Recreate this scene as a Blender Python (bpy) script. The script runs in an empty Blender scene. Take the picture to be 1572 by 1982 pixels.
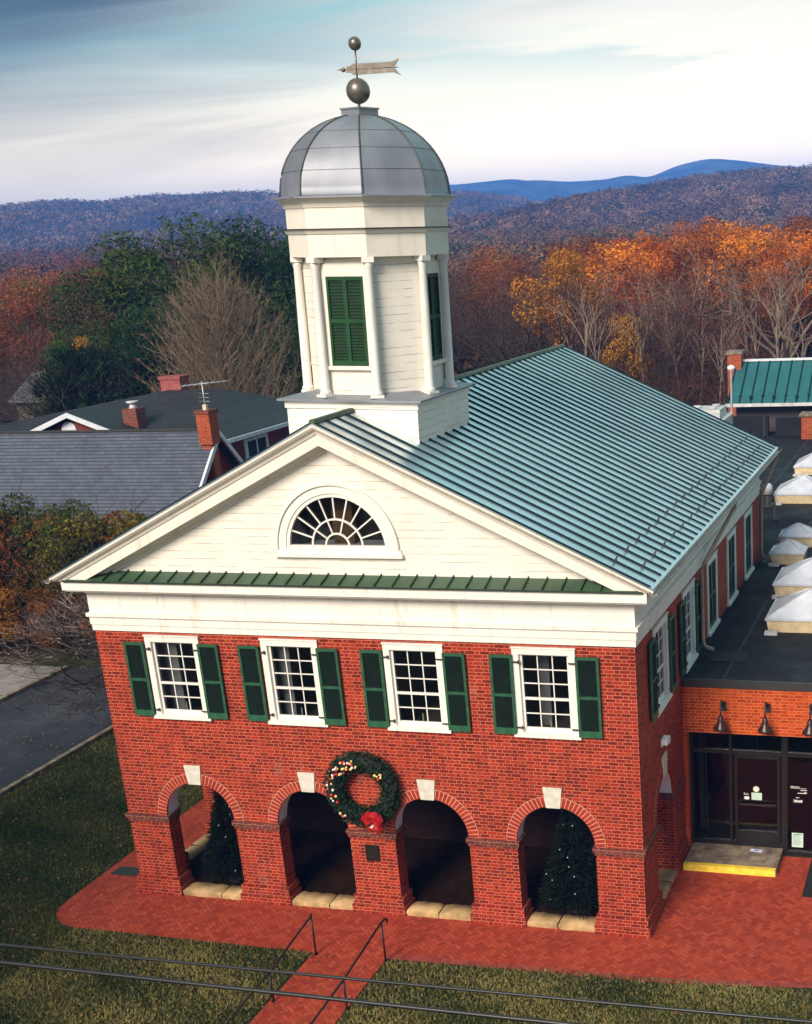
import bpy, math, random
import numpy as np
from mathutils import Vector, Matrix
R = math.radians
S = bpy.context.scene
COL = S.collection

# ---------------------------------------------------------------- camera
cam = bpy.data.objects.new('camera', bpy.data.cameras.new('camera'))
COL.objects.link(cam)
cam.location = (12.0589, -23.5912, 13.7226)
cam.rotation_euler = (1.2286392, 0.0496012, 0.2663582)
cam.data.sensor_fit = 'VERTICAL'
cam.data.sensor_height = 36.0
cam.data.lens = 46.5498
cam.data.shift_x = -0.186139
cam.data.shift_y = 0.192902
cam.data.clip_start = 0.2
cam.data.clip_end = 9000
S.camera = cam

# ---------------------------------------------------------------- sun, sky, exposure
SUN_TO = Vector((-0.15, -0.80, 0.54)).normalized()      # towards the sun
sun = bpy.data.objects.new('sun', bpy.data.lights.new('sun', 'SUN'))
COL.objects.link(sun)
sun.data.energy = 4.3
sun.data.angle = R(24)
sun.data.color = (1.0, 0.89, 0.74)
sun.rotation_euler = SUN_TO.to_track_quat('Z', 'Y').to_euler()
S.view_settings.view_transform = 'Standard'
S.view_settings.look = 'None'
S.view_settings.gamma = 1.0
S.view_settings.exposure = 0.27
S.cycles.max_bounces = 8
S.cycles.diffuse_bounces = 3
S.cycles.glossy_bounces = 3
S.cycles.transparent_max_bounces = 12
S.cycles.volume_bounces = 0
S.cycles.use_denoising = True
S.cycles.use_adaptive_sampling = True
S.cycles.adaptive_threshold = 0.02
S.cycles.sample_clamp_indirect = 6.0


class NT:
    """small helper round a node tree"""
    def __init__(self, tree):
        self.t = tree
        self.t.nodes.clear()

    def n(self, typ, ins=None, **props):
        nd = self.t.nodes.new(typ)
        for k, v in props.items():
            setattr(nd, k, v)
        for k, v in (ins or {}).items():
            self.put(nd.inputs[k], v)
        return nd

    def put(self, sock, v):
        if isinstance(v, bpy.types.NodeSocket):
            self.t.links.new(v, sock)
        elif isinstance(v, bpy.types.Node):
            self.t.links.new(v.outputs[0], sock)
        else:
            if sock.type == 'RGBA' and len(v) == 3:
                v = (*v, 1)
            sock.default_value = v

    def m(self, op, a, b=None, c=None, clamp=False):
        nd = self.t.nodes.new('ShaderNodeMath')
        nd.operation = op
        nd.use_clamp = clamp
        for i, v in enumerate((a, b, c)):
            if v is not None:
                self.put(nd.inputs[i], v)
        return nd.outputs[0]

    def mix(self, f, a, b, blend='MIX'):
        nd = self.t.nodes.new('ShaderNodeMix')
        nd.data_type = 'RGBA'
        nd.blend_type = blend
        self.put(nd.inputs[0], f)
        self.put(nd.inputs[6], a)
        self.put(nd.inputs[7], b)
        return nd.outputs[2]

    def noise(self, vec=None, scale=5.0, detail=4.0, rough=0.55, dist=0.0):
        nd = self.t.nodes.new('ShaderNodeTexNoise')
        nd.inputs['Scale'].default_value = scale
        nd.inputs['Detail'].default_value = detail
        nd.inputs['Roughness'].default_value = rough
        nd.inputs['Distortion'].default_value = dist
        if vec is not None:
            self.put(nd.inputs['Vector'], vec)
        return nd.outputs['Fac']

    def ramp(self, f, stops, interp='LINEAR'):
        nd = self.t.nodes.new('ShaderNodeValToRGB')
        nd.color_ramp.interpolation = interp
        el = nd.color_ramp.elements
        while len(el) < len(stops):
            el.new(0.5)
        for e, (p, c) in zip(el, stops):
            e.position = p
            e.color = (*c, 1) if len(c) == 3 else c
        self.put(nd.inputs[0], f)
        return nd.outputs[0]

    def smooth(self, f, lo, hi):
        nd = self.t.nodes.new('ShaderNodeMapRange')
        nd.interpolation_type = 'SMOOTHSTEP'
        self.put(nd.inputs[0], f)
        self.put(nd.inputs[1], lo)
        self.put(nd.inputs[2], hi)
        return nd.outputs[0]

    def sep(self, v):
        nd = self.t.nodes.new('ShaderNodeSeparateXYZ')
        self.put(nd.inputs[0], v)
        return nd.outputs

    def comb(self, x, y, z):
        nd = self.t.nodes.new('ShaderNodeCombineXYZ')
        for i, v in enumerate((x, y, z)):
            self.put(nd.inputs[i], v)
        return nd.outputs[0]

    def scale(self, v, s):
        nd = self.t.nodes.new('ShaderNodeVectorMath')
        nd.operation = 'MULTIPLY'
        self.put(nd.inputs[0], v)
        nd.inputs[1].default_value = s
        return nd.outputs[0]

    def pos(self):
        return self.t.nodes.new('ShaderNodeNewGeometry').outputs['Position']

    def obj(self):
        return self.t.nodes.new('ShaderNodeTexCoord').outputs['Object']


# world: Nishita sky with thin drifting cloud
W = bpy.data.worlds.new('World')
S.world = W
W.use_nodes = True
k = NT(W.node_tree)
SKY = k.n('ShaderNodeTexSky')
SKY.sky_type = 'NISHITA'
SKY.sun_disc = False
SKY.sun_elevation = math.asin(SUN_TO.z)
SKY.sun_rotation = math.atan2(SUN_TO.x, SUN_TO.y)
SKY.air_density = 1.0
SKY.dust_density = 0.6
SKY.ozone_density = 2.0
d = k.n('ShaderNodeTexCoord').outputs['Generated']
x, y, z = k.sep(d)
zz = k.m('MAXIMUM', k.m('ADD', z, 0.10), 0.02)
p = k.comb(k.m('DIVIDE', x, zz), k.m('DIVIDE', y, zz), 0.0)
streak = k.t.nodes.new('ShaderNodeMapping')
streak.inputs['Rotation'].default_value = (0, 0, R(-24))
streak.inputs['Scale'].default_value = (0.42, 1.15, 1)
k.put(streak.inputs[0], p)
n1 = k.noise(streak.outputs[0], 0.75, 7.0, 0.58, 0.7)
n2 = k.noise(p, 0.35, 3.0, 0.5, 0.3)
cl = k.smooth(k.m('ADD', k.m('MULTIPLY', n1, 0.65), k.m('MULTIPLY', n2, 0.45)), 0.45, 0.62)
low = k.m('SUBTRACT', 1.0, k.smooth(z, 0.05, 0.19))
north = k.smooth(y, -0.3, 0.5)
cover = k.m('MULTIPLY', k.m('MAXIMUM', k.m('MULTIPLY', cl, 0.85), k.m('MULTIPLY', low, 0.93)), north, clamp=True)
bank = k.m('MULTIPLY', k.smooth(k.m('ADD', k.m('ADD', k.m('MULTIPLY', x, -1.0), k.m('MULTIPLY', n2, 0.30)), k.m('MULTIPLY', k.m('SUBTRACT', n1, 0.5), 0.55)), 0.44, 0.78), k.smooth(z, -0.02, 0.17))  # invented dark bank: a corner vignette put into the sky colour
veil = k.mix(bank, k.mix(low, (10.2, 10.0, 9.0), (27.5, 22.0, 13.6)), (0.8, 1.15, 1.15))
blue = k.mix(0.85, SKY.outputs[0], (3.7, 8.3, 7.3))
blue = k.mix(k.m('MULTIPLY', bank, 0.8), blue, (1.1, 1.7, 1.8))
skycol = k.mix(cover, k.mix(north, SKY.outputs[0], blue), veil)
bg = k.n('ShaderNodeBackground', {'Color': skycol, 'Strength': 0.085})
k.n('ShaderNodeOutputWorld', {'Surface': bg.outputs[0]})

# ---------------------------------------------------------------- mesh helpers
def tag(o, label=None, cat=None, group=None, kind=None):
    if label: o['label'] = label
    if cat: o['category'] = cat
    if group: o['group'] = group
    if kind: o['kind'] = kind
    return o

def empty(name, loc, label, cat, group=None, rz=0):
    o = bpy.data.objects.new(name, None)
    COL.objects.link(o)
    o.location = loc
    o.rotation_euler = (0, 0, rz)
    o.empty_display_size = 0.2
    return tag(o, label, cat, group)

def copy_tree(o, parent=None):
    c = o.copy()
    COL.objects.link(c)
    c.parent = parent
    for ch in o.children:
        copy_tree(ch, c)
    return c

class MB:
    """collects geometry, then links it as ONE mesh object"""
    def __init__(self, T=None):
        self.v, self.f, self.mi, self.uv = [], [], [], {}
        self.T = T
        self.sm = []

    def vert(self, p):
        self.v.append(self.T(*p) if self.T else tuple(p))
        return len(self.v) - 1

    def face(self, pts, m=0, uv=None, smooth=False):
        ix = [self.vert(p) for p in pts]
        self.f.append(ix); self.mi.append(m); self.sm.append(smooth)
        if uv: self.uv[len(self.f) - 1] = uv

    def box(self, x0, x1, y0, y1, z0, z1, m=0, M=None):
        P = [(x, y, z) for z in (z0, z1) for y in (y0, y1) for x in (x0, x1)]
        if M is not None: P = [tuple(M @ Vector(p)) for p in P]
        i = [self.vert(p) for p in P]
        for a in ((0, 2, 3, 1), (4, 5, 7, 6), (0, 1, 5, 4), (2, 6, 7, 3), (0, 4, 6, 2), (1, 3, 7, 5)):
            self.f.append([i[q] for q in a]); self.mi.append(m); self.sm.append(False)

    def loft(self, A, B, m=0, caps=True):
        n = len(A)
        a = [self.vert(p) for p in A]; b = [self.vert(p) for p in B]
        for q in range(n):
            r = (q + 1) % n
            self.f.append([a[q], a[r], b[r], b[q]]); self.mi.append(m); self.sm.append(False)
        if caps:
            self.f.append(a[::-1]); self.mi.append(m); self.sm.append(False)
            self.f.append(b); self.mi.append(m); self.sm.append(False)

    def rings(self, rings, m=0, caps=True, smooth=False, closed=True):
        idx = [[self.vert(p) for p in r] for r in rings]
        n = len(idx[0])
        for a, b in zip(idx, idx[1:]):
            for q in range(n if closed else n - 1):
                r = (q + 1) % n
                self.f.append([a[q], a[r], b[r], b[q]]); self.mi.append(m); self.sm.append(smooth)
        if caps:
            self.f.append(idx[0][::-1]); self.mi.append(m); self.sm.append(False)
            self.f.append(idx[-1]); self.mi.append(m); self.sm.append(False)

    def lathe(self, prof, n=24, c=(0, 0), a0=0.0, m=0, smooth=True, caps=True):
        self.rings([[(c[0] + r * math.cos(a0 + 2 * math.pi * q / n), c[1] + r * math.sin(a0 + 2 * math.pi * q / n), z)
                     for q in range(n)] for r, z in prof], m, caps, smooth)

    def path(self, pts, rad, n=6, m=0, smooth=True):
        pts = [Vector(p) for p in pts]
        rr = rad if isinstance(rad, (list, tuple)) else [rad] * len(pts)
        rings = []
        for i, p in enumerate(pts):
            t = (pts[min(i + 1, len(pts) - 1)] - pts[max(i - 1, 0)]).normalized()
            u = t.cross(Vector((0, 0, 1)) if abs(t.z) < 0.95 else Vector((1, 0, 0))).normalized()
            w = t.cross(u)
            rings.append([tuple(p + rr[i] * (math.cos(2 * math.pi * q / n) * u + math.sin(2 * math.pi * q / n) * w)) for q in range(n)])
        self.rings(rings, m, True, smooth)

    def ball(self, c, r, n=16, m=0):
        k = n // 2
        self.lathe([(max(r * math.sin(math.pi * j / k), 1e-4), c[2] - r * math.cos(math.pi * j / k)) for j in range(k + 1)], n, c[:2], 0, m)

    def build(self, name, mats, parent=None, loc=None, recalc=True):
        me = bpy.data.meshes.new(name)
        o0 = Vector(loc) if loc else Vector((0, 0, 0))
        me.from_pydata([tuple(Vector(p) - o0) for p in self.v] if loc else self.v, [], self.f)
        for mt in (mats if isinstance(mats, (list, tuple)) else [mats]):
            me.materials.append(mt)
        me.polygons.foreach_set('material_index', self.mi)
        me.polygons.foreach_set('use_smooth', self.sm)
        if self.uv:
            l = me.uv_layers.new(name='UVMap')
            for fi, uv in self.uv.items():
                for li, c in zip(me.polygons[fi].loop_indices, uv):
                    l.data[li].uv = c
        me.update()
        if recalc:
            import bmesh
            b = bmesh.new(); b.from_mesh(me)
            bmesh.ops.recalc_face_normals(b, faces=b.faces)
            b.to_mesh(me); b.free()
        o = bpy.data.objects.new(name, me)
        COL.objects.link(o)
        if loc: o.location = loc
        if parent is not None: o.parent = parent
        return o

def np_mesh(name, V, F, mat, parent=None, colors=None, smooth=False):
    """V (n,3), F (m,k) arrays; optional one colour per face"""
    V = np.ascontiguousarray(V, np.float32); F = np.ascontiguousarray(F, np.int32)
    me = bpy.data.meshes.new(name)
    m_, k_ = F.shape
    me.vertices.add(len(V)); me.vertices.foreach_set('co', V.ravel())
    me.loops.add(m_ * k_); me.loops.foreach_set('vertex_index', F.ravel())
    me.polygons.add(m_); me.polygons.foreach_set('loop_start', np.arange(0, m_ * k_, k_, dtype=np.int32))
    if smooth: me.polygons.foreach_set('use_smooth', np.ones(m_, bool))
    me.update(calc_edges=True)
    if colors is not None:
        a = me.color_attributes.new('tint', 'FLOAT_COLOR', 'CORNER')
        c = np.ones((m_, k_, 4), np.float32); c[:, :, :3] = np.asarray(colors, np.float32)[:, None, :]
        a.data.foreach_set('color', c.ravel())
    for mt in (mat if isinstance(mat, (list, tuple)) else [mat]):
        me.materials.append(mt)
    o = bpy.data.objects.new(name, me)
    COL.objects.link(o)
    if parent is not None: o.parent = parent
    return o

# ---------------------------------------------------------------- materials
def mat(name):
    m = bpy.data.materials.new(name)
    m.use_nodes = True
    return m, NT(m.node_tree)

def finish(m, k, col, rough=0.6, metal=0.0, bump=None, bstr=0.3, bdist=0.02, spec=0.5, **extra):
    b = k.n('ShaderNodeBsdfPrincipled', {'Base Color': col, 'Roughness': rough, 'Metallic': metal, 'Specular IOR Level': spec})
    for q, v in extra.items():
        k.put(b.inputs[q.replace('_', ' ')], v)
    if bump is not None:
        bn = k.n('ShaderNodeBump', {'Height': bump, 'Strength': bstr, 'Distance': bdist})
        k.put(b.inputs['Normal'], bn.outputs[0])
    k.n('ShaderNodeOutputMaterial', {'Surface': b.outputs[0]})
    return m

def plain(name, c, rough=0.6, metal=0.0, var=0.12, scale=3.0, spec=0.5, **extra):
    m, k = mat(name)
    n = k.noise(k.obj(), scale, 5, 0.6)
    lo = tuple(v * (1 - var) for v in c); hi = tuple(min(v * (1 + var), 1) for v in c)
    return finish(m, k, k.ramp(n, [(0.3, lo), (0.7, hi)]), rough, metal, n, 0.12, 0.01, spec, **extra)

def brick(name, ca, cb, mortar, h=0.0745, P=0.318, joint=0.014, flemish=True, flat=False, uv=False, rot=0.0, bump=0.5, stain=None):
    m, k = mat(name)
    if uv:
        u, v, _ = k.sep(k.n('ShaderNodeTexCoord').outputs['UV'])
    else:
        px, py, pz = k.sep(k.pos())
        if flat:
            c, s = math.cos(rot), math.sin(rot)
            u = k.m('ADD', k.m('MULTIPLY', px, c), k.m('MULTIPLY', py, s))
            v = k.m('ADD', k.m('MULTIPLY', px, -s), k.m('MULTIPLY', py, c))
        else:
            g = k.n('ShaderNodeNewGeometry')
            nx, ny, nz = k.sep(g.outputs['True Normal'])
            side = k.m('GREATER_THAN', k.m('ABSOLUTE', nx), 0.7)
            u = k.m('ADD', k.m('MULTIPLY', px, k.m('SUBTRACT', 1.0, side)), k.m('MULTIPLY', py, side))
            topf = k.m('GREATER_THAN', k.m('ABSOLUTE', nz), 0.7)
            v = k.m('ADD', k.m('MULTIPLY', pz, k.m('SUBTRACT', 1.0, topf)), k.m('MULTIPLY', py, topf))
    vv = k.m('DIVIDE', v, h)
    row = k.m('FLOOR', vv)
    fv = k.m('FRACT', vv)
    odd = k.m('MODULO', k.m('ABSOLUTE', row), 2.0)
    uu = k.m('ADD', k.m('DIVIDE', u, P), k.m('MULTIPLY', odd, 0.5))
    cell = k.m('FLOOR', uu)
    fu = k.m('FRACT', uu)
    a = 0.345 if flemish else 0.0
    if flemish:
        du = k.m('MINIMUM', k.m('MINIMUM', fu, k.m('SUBTRACT', 1.0, fu)), k.m('ABSOLUTE', k.m('SUBTRACT', fu, a)))
        head = k.m('LESS_THAN', fu, a)
    else:
        du = k.m('MINIMUM', fu, k.m('SUBTRACT', 1.0, fu))
        head = 0.0
    dv = k.m('MINIMUM', fv, k.m('SUBTRACT', 1.0, fv))
    dd = k.m('MINIMUM', k.m('MULTIPLY', du, P), k.m('MULTIPLY', dv, h))
    wob = k.noise(k.pos(), 40, 2)
    dd = k.m('ADD', dd, k.m('MULTIPLY', k.m('SUBTRACT', wob, 0.5), 0.006))
    msk = k.smooth(dd, joint * 0.32, joint * 0.62)
    wn = k.n('ShaderNodeTexWhiteNoise', {'Vector': k.comb(cell, row, head)}, noise_dimensions='3D')
    big = k.noise(k.pos(), 0.7, 4)
    f = k.m('ADD', k.m('MULTIPLY', wn.outputs['Value'], 0.75), k.m('MULTIPLY', big, 0.35))
    col = k.ramp(f, [(0.08, ca), (0.55, tuple((p + q) / 2 for p, q in zip(ca, cb))), (0.95, cb)])
    fine = k.noise(k.pos(), 90, 3)
    col = k.mix(k.m('MULTIPLY', fine, 0.35), col, tuple(0.55 * p for p in ca))
    mo = k.mix(k.smooth(k.noise(k.pos(), 1.6, 5, 0.65), 0.35, 0.72), mortar, tuple(0.62 * q for q in mortar))
    c = k.mix(msk, mo, col)
    if flemish and stain:
        ef = k.smooth(k.noise(k.comb(k.m('MULTIPLY', u, 1.3), k.m('MULTIPLY', v, 0.5), 3.0), 1.0, 6, 0.7), 0.60, 0.78)
        c = k.mix(k.m('MULTIPLY', ef, 0.30), c, (0.60, 0.33, 0.24))
    if stain:
        st = k.smooth(k.noise(k.pos(), 0.9, 6, 0.7), 0.56, 0.74)
        c = k.mix(k.m('MULTIPLY', st, stain[1]), c, stain[0])
    return finish(m, k, c, 0.82, 0.0, k.m('ADD', msk, k.m('MULTIPLY', fine, 0.25)), bump, 0.008, 0.25)

M = {}
M['brick'] = brick('red_brick', (0.12, 0.006, 0.004), (0.43, 0.034, 0.010), (0.57, 0.175, 0.10), stain=((0.10, 0.018, 0.012), 0.4))
M['brick_orange'] = brick('orange_brick', (0.30, 0.026, 0.006), (0.62, 0.080, 0.010), (0.64, 0.21, 0.07))
M['brick_dark'] = brick('weathered_brick', (0.09, 0.02, 0.016), (0.22, 0.045, 0.03), (0.36, 0.2, 0.14), joint=0.012, stain=((0.05, 0.025, 0.02), 0.7))
M['voussoir'] = plain('arch_brick', (0.30, 0.032, 0.016), 0.8, var=0.4, scale=5, spec=0.25)
M['mortar'] = plain('mortar', (0.6, 0.27, 0.18), 0.9, var=0.15, spec=0.2)
def herringbone(name, cols, joint, w=0.092, rot=R(45)):
    m, k = mat(name)
    px, py, pz = k.sep(k.pos())
    c, s = math.cos(rot) / w, math.sin(rot) / w
    u = k.m('ADD', k.m('MULTIPLY', px, c), k.m('MULTIPLY', py, s))
    v = k.m('ADD', k.m('MULTIPLY', px, -s), k.m('MULTIPLY', py, c))
    i, j, fx, fy = k.m('FLOOR', u), k.m('FLOOR', v), k.m('FRACT', u), k.m('FRACT', v)
    q = k.m('FLOORED_MODULO', k.m('SUBTRACT', i, j), 4.0)
    vert = k.m('GREATER_THAN', q, 1.5)
    is1 = k.m('COMPARE', q, 1.0, 0.1); is2 = k.m('COMPARE', q, 2.0, 0.1)
    ii = k.m('SUBTRACT', i, is1); jj = k.m('SUBTRACT', j, is2)
    ex, ey = k.m('MINIMUM', fx, k.m('SUBTRACT', 1.0, fx)), k.m('MINIMUM', fy, k.m('SUBTRACT', 1.0, fy))
    hx = k.mix(is1, k.comb(fx, 0, 0), k.comb(k.m('SUBTRACT', 1.0, fx), 0, 0))
    vy = k.mix(is2, k.comb(fy, 0, 0), k.comb(k.m('SUBTRACT', 1.0, fy), 0, 0))
    dh = k.m('MINIMUM', ey, k.sep(hx)[0]); dv = k.m('MINIMUM', ex, k.sep(vy)[0])
    d = k.m('ADD', k.m('MULTIPLY', dh, k.m('SUBTRACT', 1.0, vert)), k.m('MULTIPLY', dv, vert))
    wn = k.n('ShaderNodeTexWhiteNoise', {'Vector': k.comb(ii, jj, vert)}, noise_dimensions='3D')
    msk = k.smooth(d, 0.03, 0.09)
    big = k.noise(k.pos(), 0.55, 6, 0.65); fine = k.noise(k.pos(), 22, 4)
    f = k.m('ADD', k.m('MULTIPLY', wn.outputs[0], 0.62), k.m('ADD', k.m('MULTIPLY', big, 0.34), k.m('MULTIPLY', vert, 0.05)))
    col = k.ramp(f, [(0.12, cols[0]), (0.5, cols[1]), (0.88, cols[2])])
    col = k.mix(k.m('MULTIPLY', k.smooth(k.noise(k.pos(), 1.3, 7, 0.7), 0.52, 0.70), 0.6), col, cols[3])
    col = k.mix(k.m('MULTIPLY', fine, 0.25), col, cols[0])
    return finish(m, k, k.mix(msk, joint, col), 0.85, 0, k.m('ADD', msk, fine), 0.3, 0.006, 0.2)
M['paver'] = herringbone('brick_paving', ((0.26, 0.032, 0.017), (0.39, 0.056, 0.025), (0.50, 0.088, 0.040), (0.22, 0.034, 0.020)), (0.20, 0.030, 0.018))
M['edging'] = brick('brick_edging', (0.22, 0.035, 0.026), (0.40, 0.075, 0.05), (0.34, 0.09, 0.07), h=0.22, P=0.11, joint=0.010, flemish=False, flat=True, bump=0.25)

def white_paint(name, c, line=None):
    m, k = mat(name)
    po = k.pos()
    n = k.noise(po, 1.1, 6, 0.65)
    col = k.ramp(n, [(0.25, tuple(0.86 * q for q in c)), (0.6, c)])
    x, y, z = k.sep(po)
    drip = k.noise(k.comb(k.m('MULTIPLY', x, 5.0), k.m('MULTIPLY', y, 5.0), k.m('MULTIPLY', z, 0.5)), 1.0, 4, 0.6)
    col = k.mix(k.m('MULTIPLY', k.smooth(drip, 0.54, 0.76), 0.42), col, (0.42, 0.35, 0.25))
    return finish(m, k, col, 0.55, 0.0, k.noise(po, 25, 3), 0.08, 0.01, 0.35)
M['white'] = white_paint('white_paint', (0.80, 0.765, 0.70))
M['cream'] = white_paint('cream_paint', (0.80, 0.74, 0.64))
M['siding_gap'] = plain('siding_gap', (0.20, 0.17, 0.14), 0.9)
M['plaster'] = plain('white_plaster', (0.82, 0.83, 0.85), 0.9, var=0.05)
M['portico_brick'] = brick('shaded_portico_brick', (0.012, 0.0025, 0.002), (0.026, 0.0045, 0.003), (0.03, 0.012, 0.008), joint=0.012)  # near-black copy of the brick: arcade shade put into the colour
M['stone'] = plain('sandstone', (0.42, 0.27, 0.12), 0.85, var=0.45, scale=2.6)
M['keystone'] = plain('pale_stone', (0.60, 0.56, 0.48), 0.85, var=0.16, scale=7)
M['green'] = plain('shutter_green', (0.018, 0.085, 0.040), 0.45, var=0.4, scale=5)
M['green_dark'] = plain('louver_green', (0.004, 0.011, 0.007), 0.7, var=0.4, spec=0.1)
M['black_iron'] = plain('black_iron', (0.012, 0.012, 0.013), 0.4)
M['iron'] = plain('old_iron', (0.03, 0.028, 0.025), 0.5)
M['bronze'] = plain('dark_bronze', (0.022, 0.019, 0.016), 0.35, 0.4)
M['lamp'] = plain('lamp_metal', (0.05, 0.03, 0.026), 0.35, 0.5)
M['gutter'] = plain('gutter_metal', (0.34, 0.31, 0.27), 0.45, 0.3, var=0.25)
M['downspout'] = plain('downspout_metal', (0.38, 0.26, 0.18), 0.5, 0.15, var=0.18)
M['conc'] = plain('step_concrete', (0.20, 0.15, 0.105), 0.9, var=0.75, scale=3.5)
M['yellow'] = plain('yellow_paint', (0.86, 0.58, 0.05), 0.7, var=0.25, scale=6)
M['black_rubber'] = plain('black_rubber', (0.010, 0.010, 0.011), 0.85)
M['cable'] = plain('cable_sheath', (0.012, 0.012, 0.013), 0.4)
M['white_plastic'] = plain('white_plastic', (0.75, 0.75, 0.74), 0.4, var=0.05)
M['paper'] = plain('paper', (0.75, 0.76, 0.74), 0.8, var=0.05)
M['paper_green'] = plain('pale_green_paper', (0.50, 0.66, 0.55), 0.8, var=0.05)
M['ink'] = plain('print', (0.04, 0.07, 0.06), 0.8)
M['gold'] = plain('gold_seal', (0.62, 0.55, 0.36), 0.6)
M['interior'] = plain('interior_wall', (0.16, 0.13, 0.11), 0.9, var=0.2)
M['curtain'] = plain('curtain', (0.42, 0.41, 0.40), 0.95, var=0.15)
M['dark_floor'] = plain('portico_floor', (0.016, 0.006, 0.0025), 0.9, var=0.6, spec=0.1)  # floor colour darkened to hold the shade under the arches
M['candle'] = plain('candle_wax', (0.85, 0.78, 0.6), 0.6)

def glass(name, dark=0.12, tint=(0.55, 0.58, 0.6)):
    m, k = mat(name)
    fr = k.n('ShaderNodeFresnel', {'IOR': 1.5})
    wav = k.noise(k.pos(), 1.3, 2)
    bn = k.n('ShaderNodeBump', {'Height': wav, 'Strength': 0.25, 'Distance': 0.03})
    gl = k.n('ShaderNodeBsdfGlossy', {'Color': (0.6, 0.62, 0.65), 'Roughness': 0.03, 'Normal': bn.outputs[0]})
    tr = k.n('ShaderNodeBsdfTransparent', {'Color': tint})
    mx = k.n('ShaderNodeMixShader', {0: k.m('ADD', fr.outputs[0], dark * 0.3), 1: tr.outputs[0], 2: gl.outputs[0]})
    k.n('ShaderNodeOutputMaterial', {'Surface': mx.outputs[0]})
    return m
M['glass'] = glass('window_glass')
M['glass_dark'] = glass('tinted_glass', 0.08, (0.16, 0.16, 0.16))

def metal_roof(name, c, rough, metal, streak=(9.0, 0.6), coat=0.0):
    m, k = mat(name)
    x, y, z = k.sep(k.pos())
    n = k.noise(k.comb(k.m('MULTIPLY', x, streak[1]), k.m('MULTIPLY', y, streak[0]), 0.0), 1.0, 5, 0.6)
    b = k.noise(k.pos(), 0.8, 5, 0.6)
    f = k.m('ADD', k.m('MULTIPLY', n, 0.5), k.m('MULTIPLY', b, 0.5))
    col = k.ramp(f, [(0.3, tuple(0.72 * q for q in c)), (0.7, tuple(1.2 * q for q in c))])
    rg = k.n('ShaderNodeMapRange', {0: b, 1: 0.3, 2: 0.7, 3: rough * 0.85, 4: rough * 1.2})
    return finish(m, k, col, rg.outputs[0], metal, k.noise(k.pos(), 3.5, 3), 0.05, 0.02, 0.6)
M['roof'] = metal_roof('standing_seam_metal', (0.66, 0.77, 0.84), 0.30, 0.88)  # sky sheen put into the pale blue base; the paint itself is green
M['seam'] = plain('seam_metal', (0.008, 0.022, 0.026), 0.8, var=0.3, spec=0.05)
M['pent'] = metal_roof('pent_metal', (0.04, 0.085, 0.042), 0.5, 0.0, (0.6, 6.0))
M['pent_seam'] = plain('pent_seam', (0.016, 0.03, 0.018), 0.55)
M['dome'] = metal_roof('lead_coated_copper', (0.26, 0.275, 0.31), 0.50, 0.45, (2.0, 2.0))
M['dome_seam'] = plain('dome_seam', (0.08, 0.085, 0.09), 0.5, 0.4)
M['ball'] = plain('weathered_ball', (0.17, 0.15, 0.125), 0.38, 0.6, var=0.3)
M['vane'] = plain('vane_metal', (0.22, 0.19, 0.15), 0.5, 0.4, var=0.4, scale=8)
M['teal_roof'] = metal_roof('teal_roof_metal', (0.018, 0.12, 0.13), 0.45, 0.1, (1, 6))

def membrane():
    m, k = mat('roof_membrane')
    po = k.pos()
    a = k.noise(po, 0.5, 7, 0.65)
    b = k.noise(po, 2.7, 5, 0.6)
    col = k.ramp(k.m('ADD', k.m('MULTIPLY', a, 0.6), k.m('MULTIPLY', b, 0.4)), [(0.36, (0.005, 0.005, 0.006)), (0.55, (0.012, 0.013, 0.017)), (0.72, (0.040, 0.040, 0.046))])
    x, y, z = k.sep(po)
    fl = k.m('FRACT', k.m('DIVIDE', x, 2.3))
    seam = k.m('LESS_THAN', fl, 0.03)
    col = k.mix(k.m('MULTIPLY', seam, 0.5), col, (0.07, 0.07, 0.075))
    return finish(m, k, col, k.n('ShaderNodeMapRange', {0: a, 1: 0.35, 2: 0.65, 3: 0.5, 4: 0.95}).outputs[0], 0, b, 0.2, 0.02, 0.2)
M['membrane'] = membrane()

def shingle(name, ca, cb, h=0.145, P=0.3, axis='x'):
    m, k = mat(name)
    x, y, z = k.sep(k.pos())
    v = k.m('DIVIDE', z, h)
    row = k.m('FLOOR', v); fv = k.m('FRACT', v)
    u = k.m('ADD', k.m('DIVIDE', x if axis == 'x' else y, P), k.m('MULTIPLY', k.m('MODULO', row, 2.0), 0.5))
    wn = k.n('ShaderNodeTexWhiteNoise', {'Vector': k.comb(k.m('FLOOR', u), row, 0.0)}, noise_dimensions='3D')
    big = k.noise(k.pos(), 0.5, 6, 0.65)
    col = k.ramp(k.m('ADD', k.m('MULTIPLY', wn.outputs[0], 0.3), k.m('MULTIPLY', big, 0.7)), [(0.2, ca), (0.8, cb)])
    edge = k.m('LESS_THAN', fv, 0.34)
    gap = k.m('LESS_THAN', k.m('FRACT', u), 0.06)
    col = k.mix(k.m('MULTIPLY', k.m('MAXIMUM', edge, k.m('MULTIPLY', gap, 0.6)), 0.7), col, tuple(0.3 * q for q in ca))
    return finish(m, k, col, 0.6, 0, fv, 0.4, 0.02, 0.4)
M['slate'] = shingle('slate', (0.050, 0.060, 0.084), (0.105, 0.122, 0.158), 0.125, 0.26)
M['asphalt_shingle'] = shingle('asphalt_shingle', (0.012, 0.012, 0.015), (0.038, 0.037, 0.042), 0.09, 0.3)
M['trim'] = plain('house_trim', (0.62, 0.64, 0.68), 0.6)
M['house_brick'] = brick('house_brick', (0.13, 0.02, 0.018), (0.24, 0.035, 0.028), (0.3, 0.1, 0.08), joint=0.008)
M['chimney_brick'] = brick('chimney_brick', (0.22, 0.03, 0.012), (0.42, 0.065, 0.022), (0.5, 0.2, 0.1))

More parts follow.
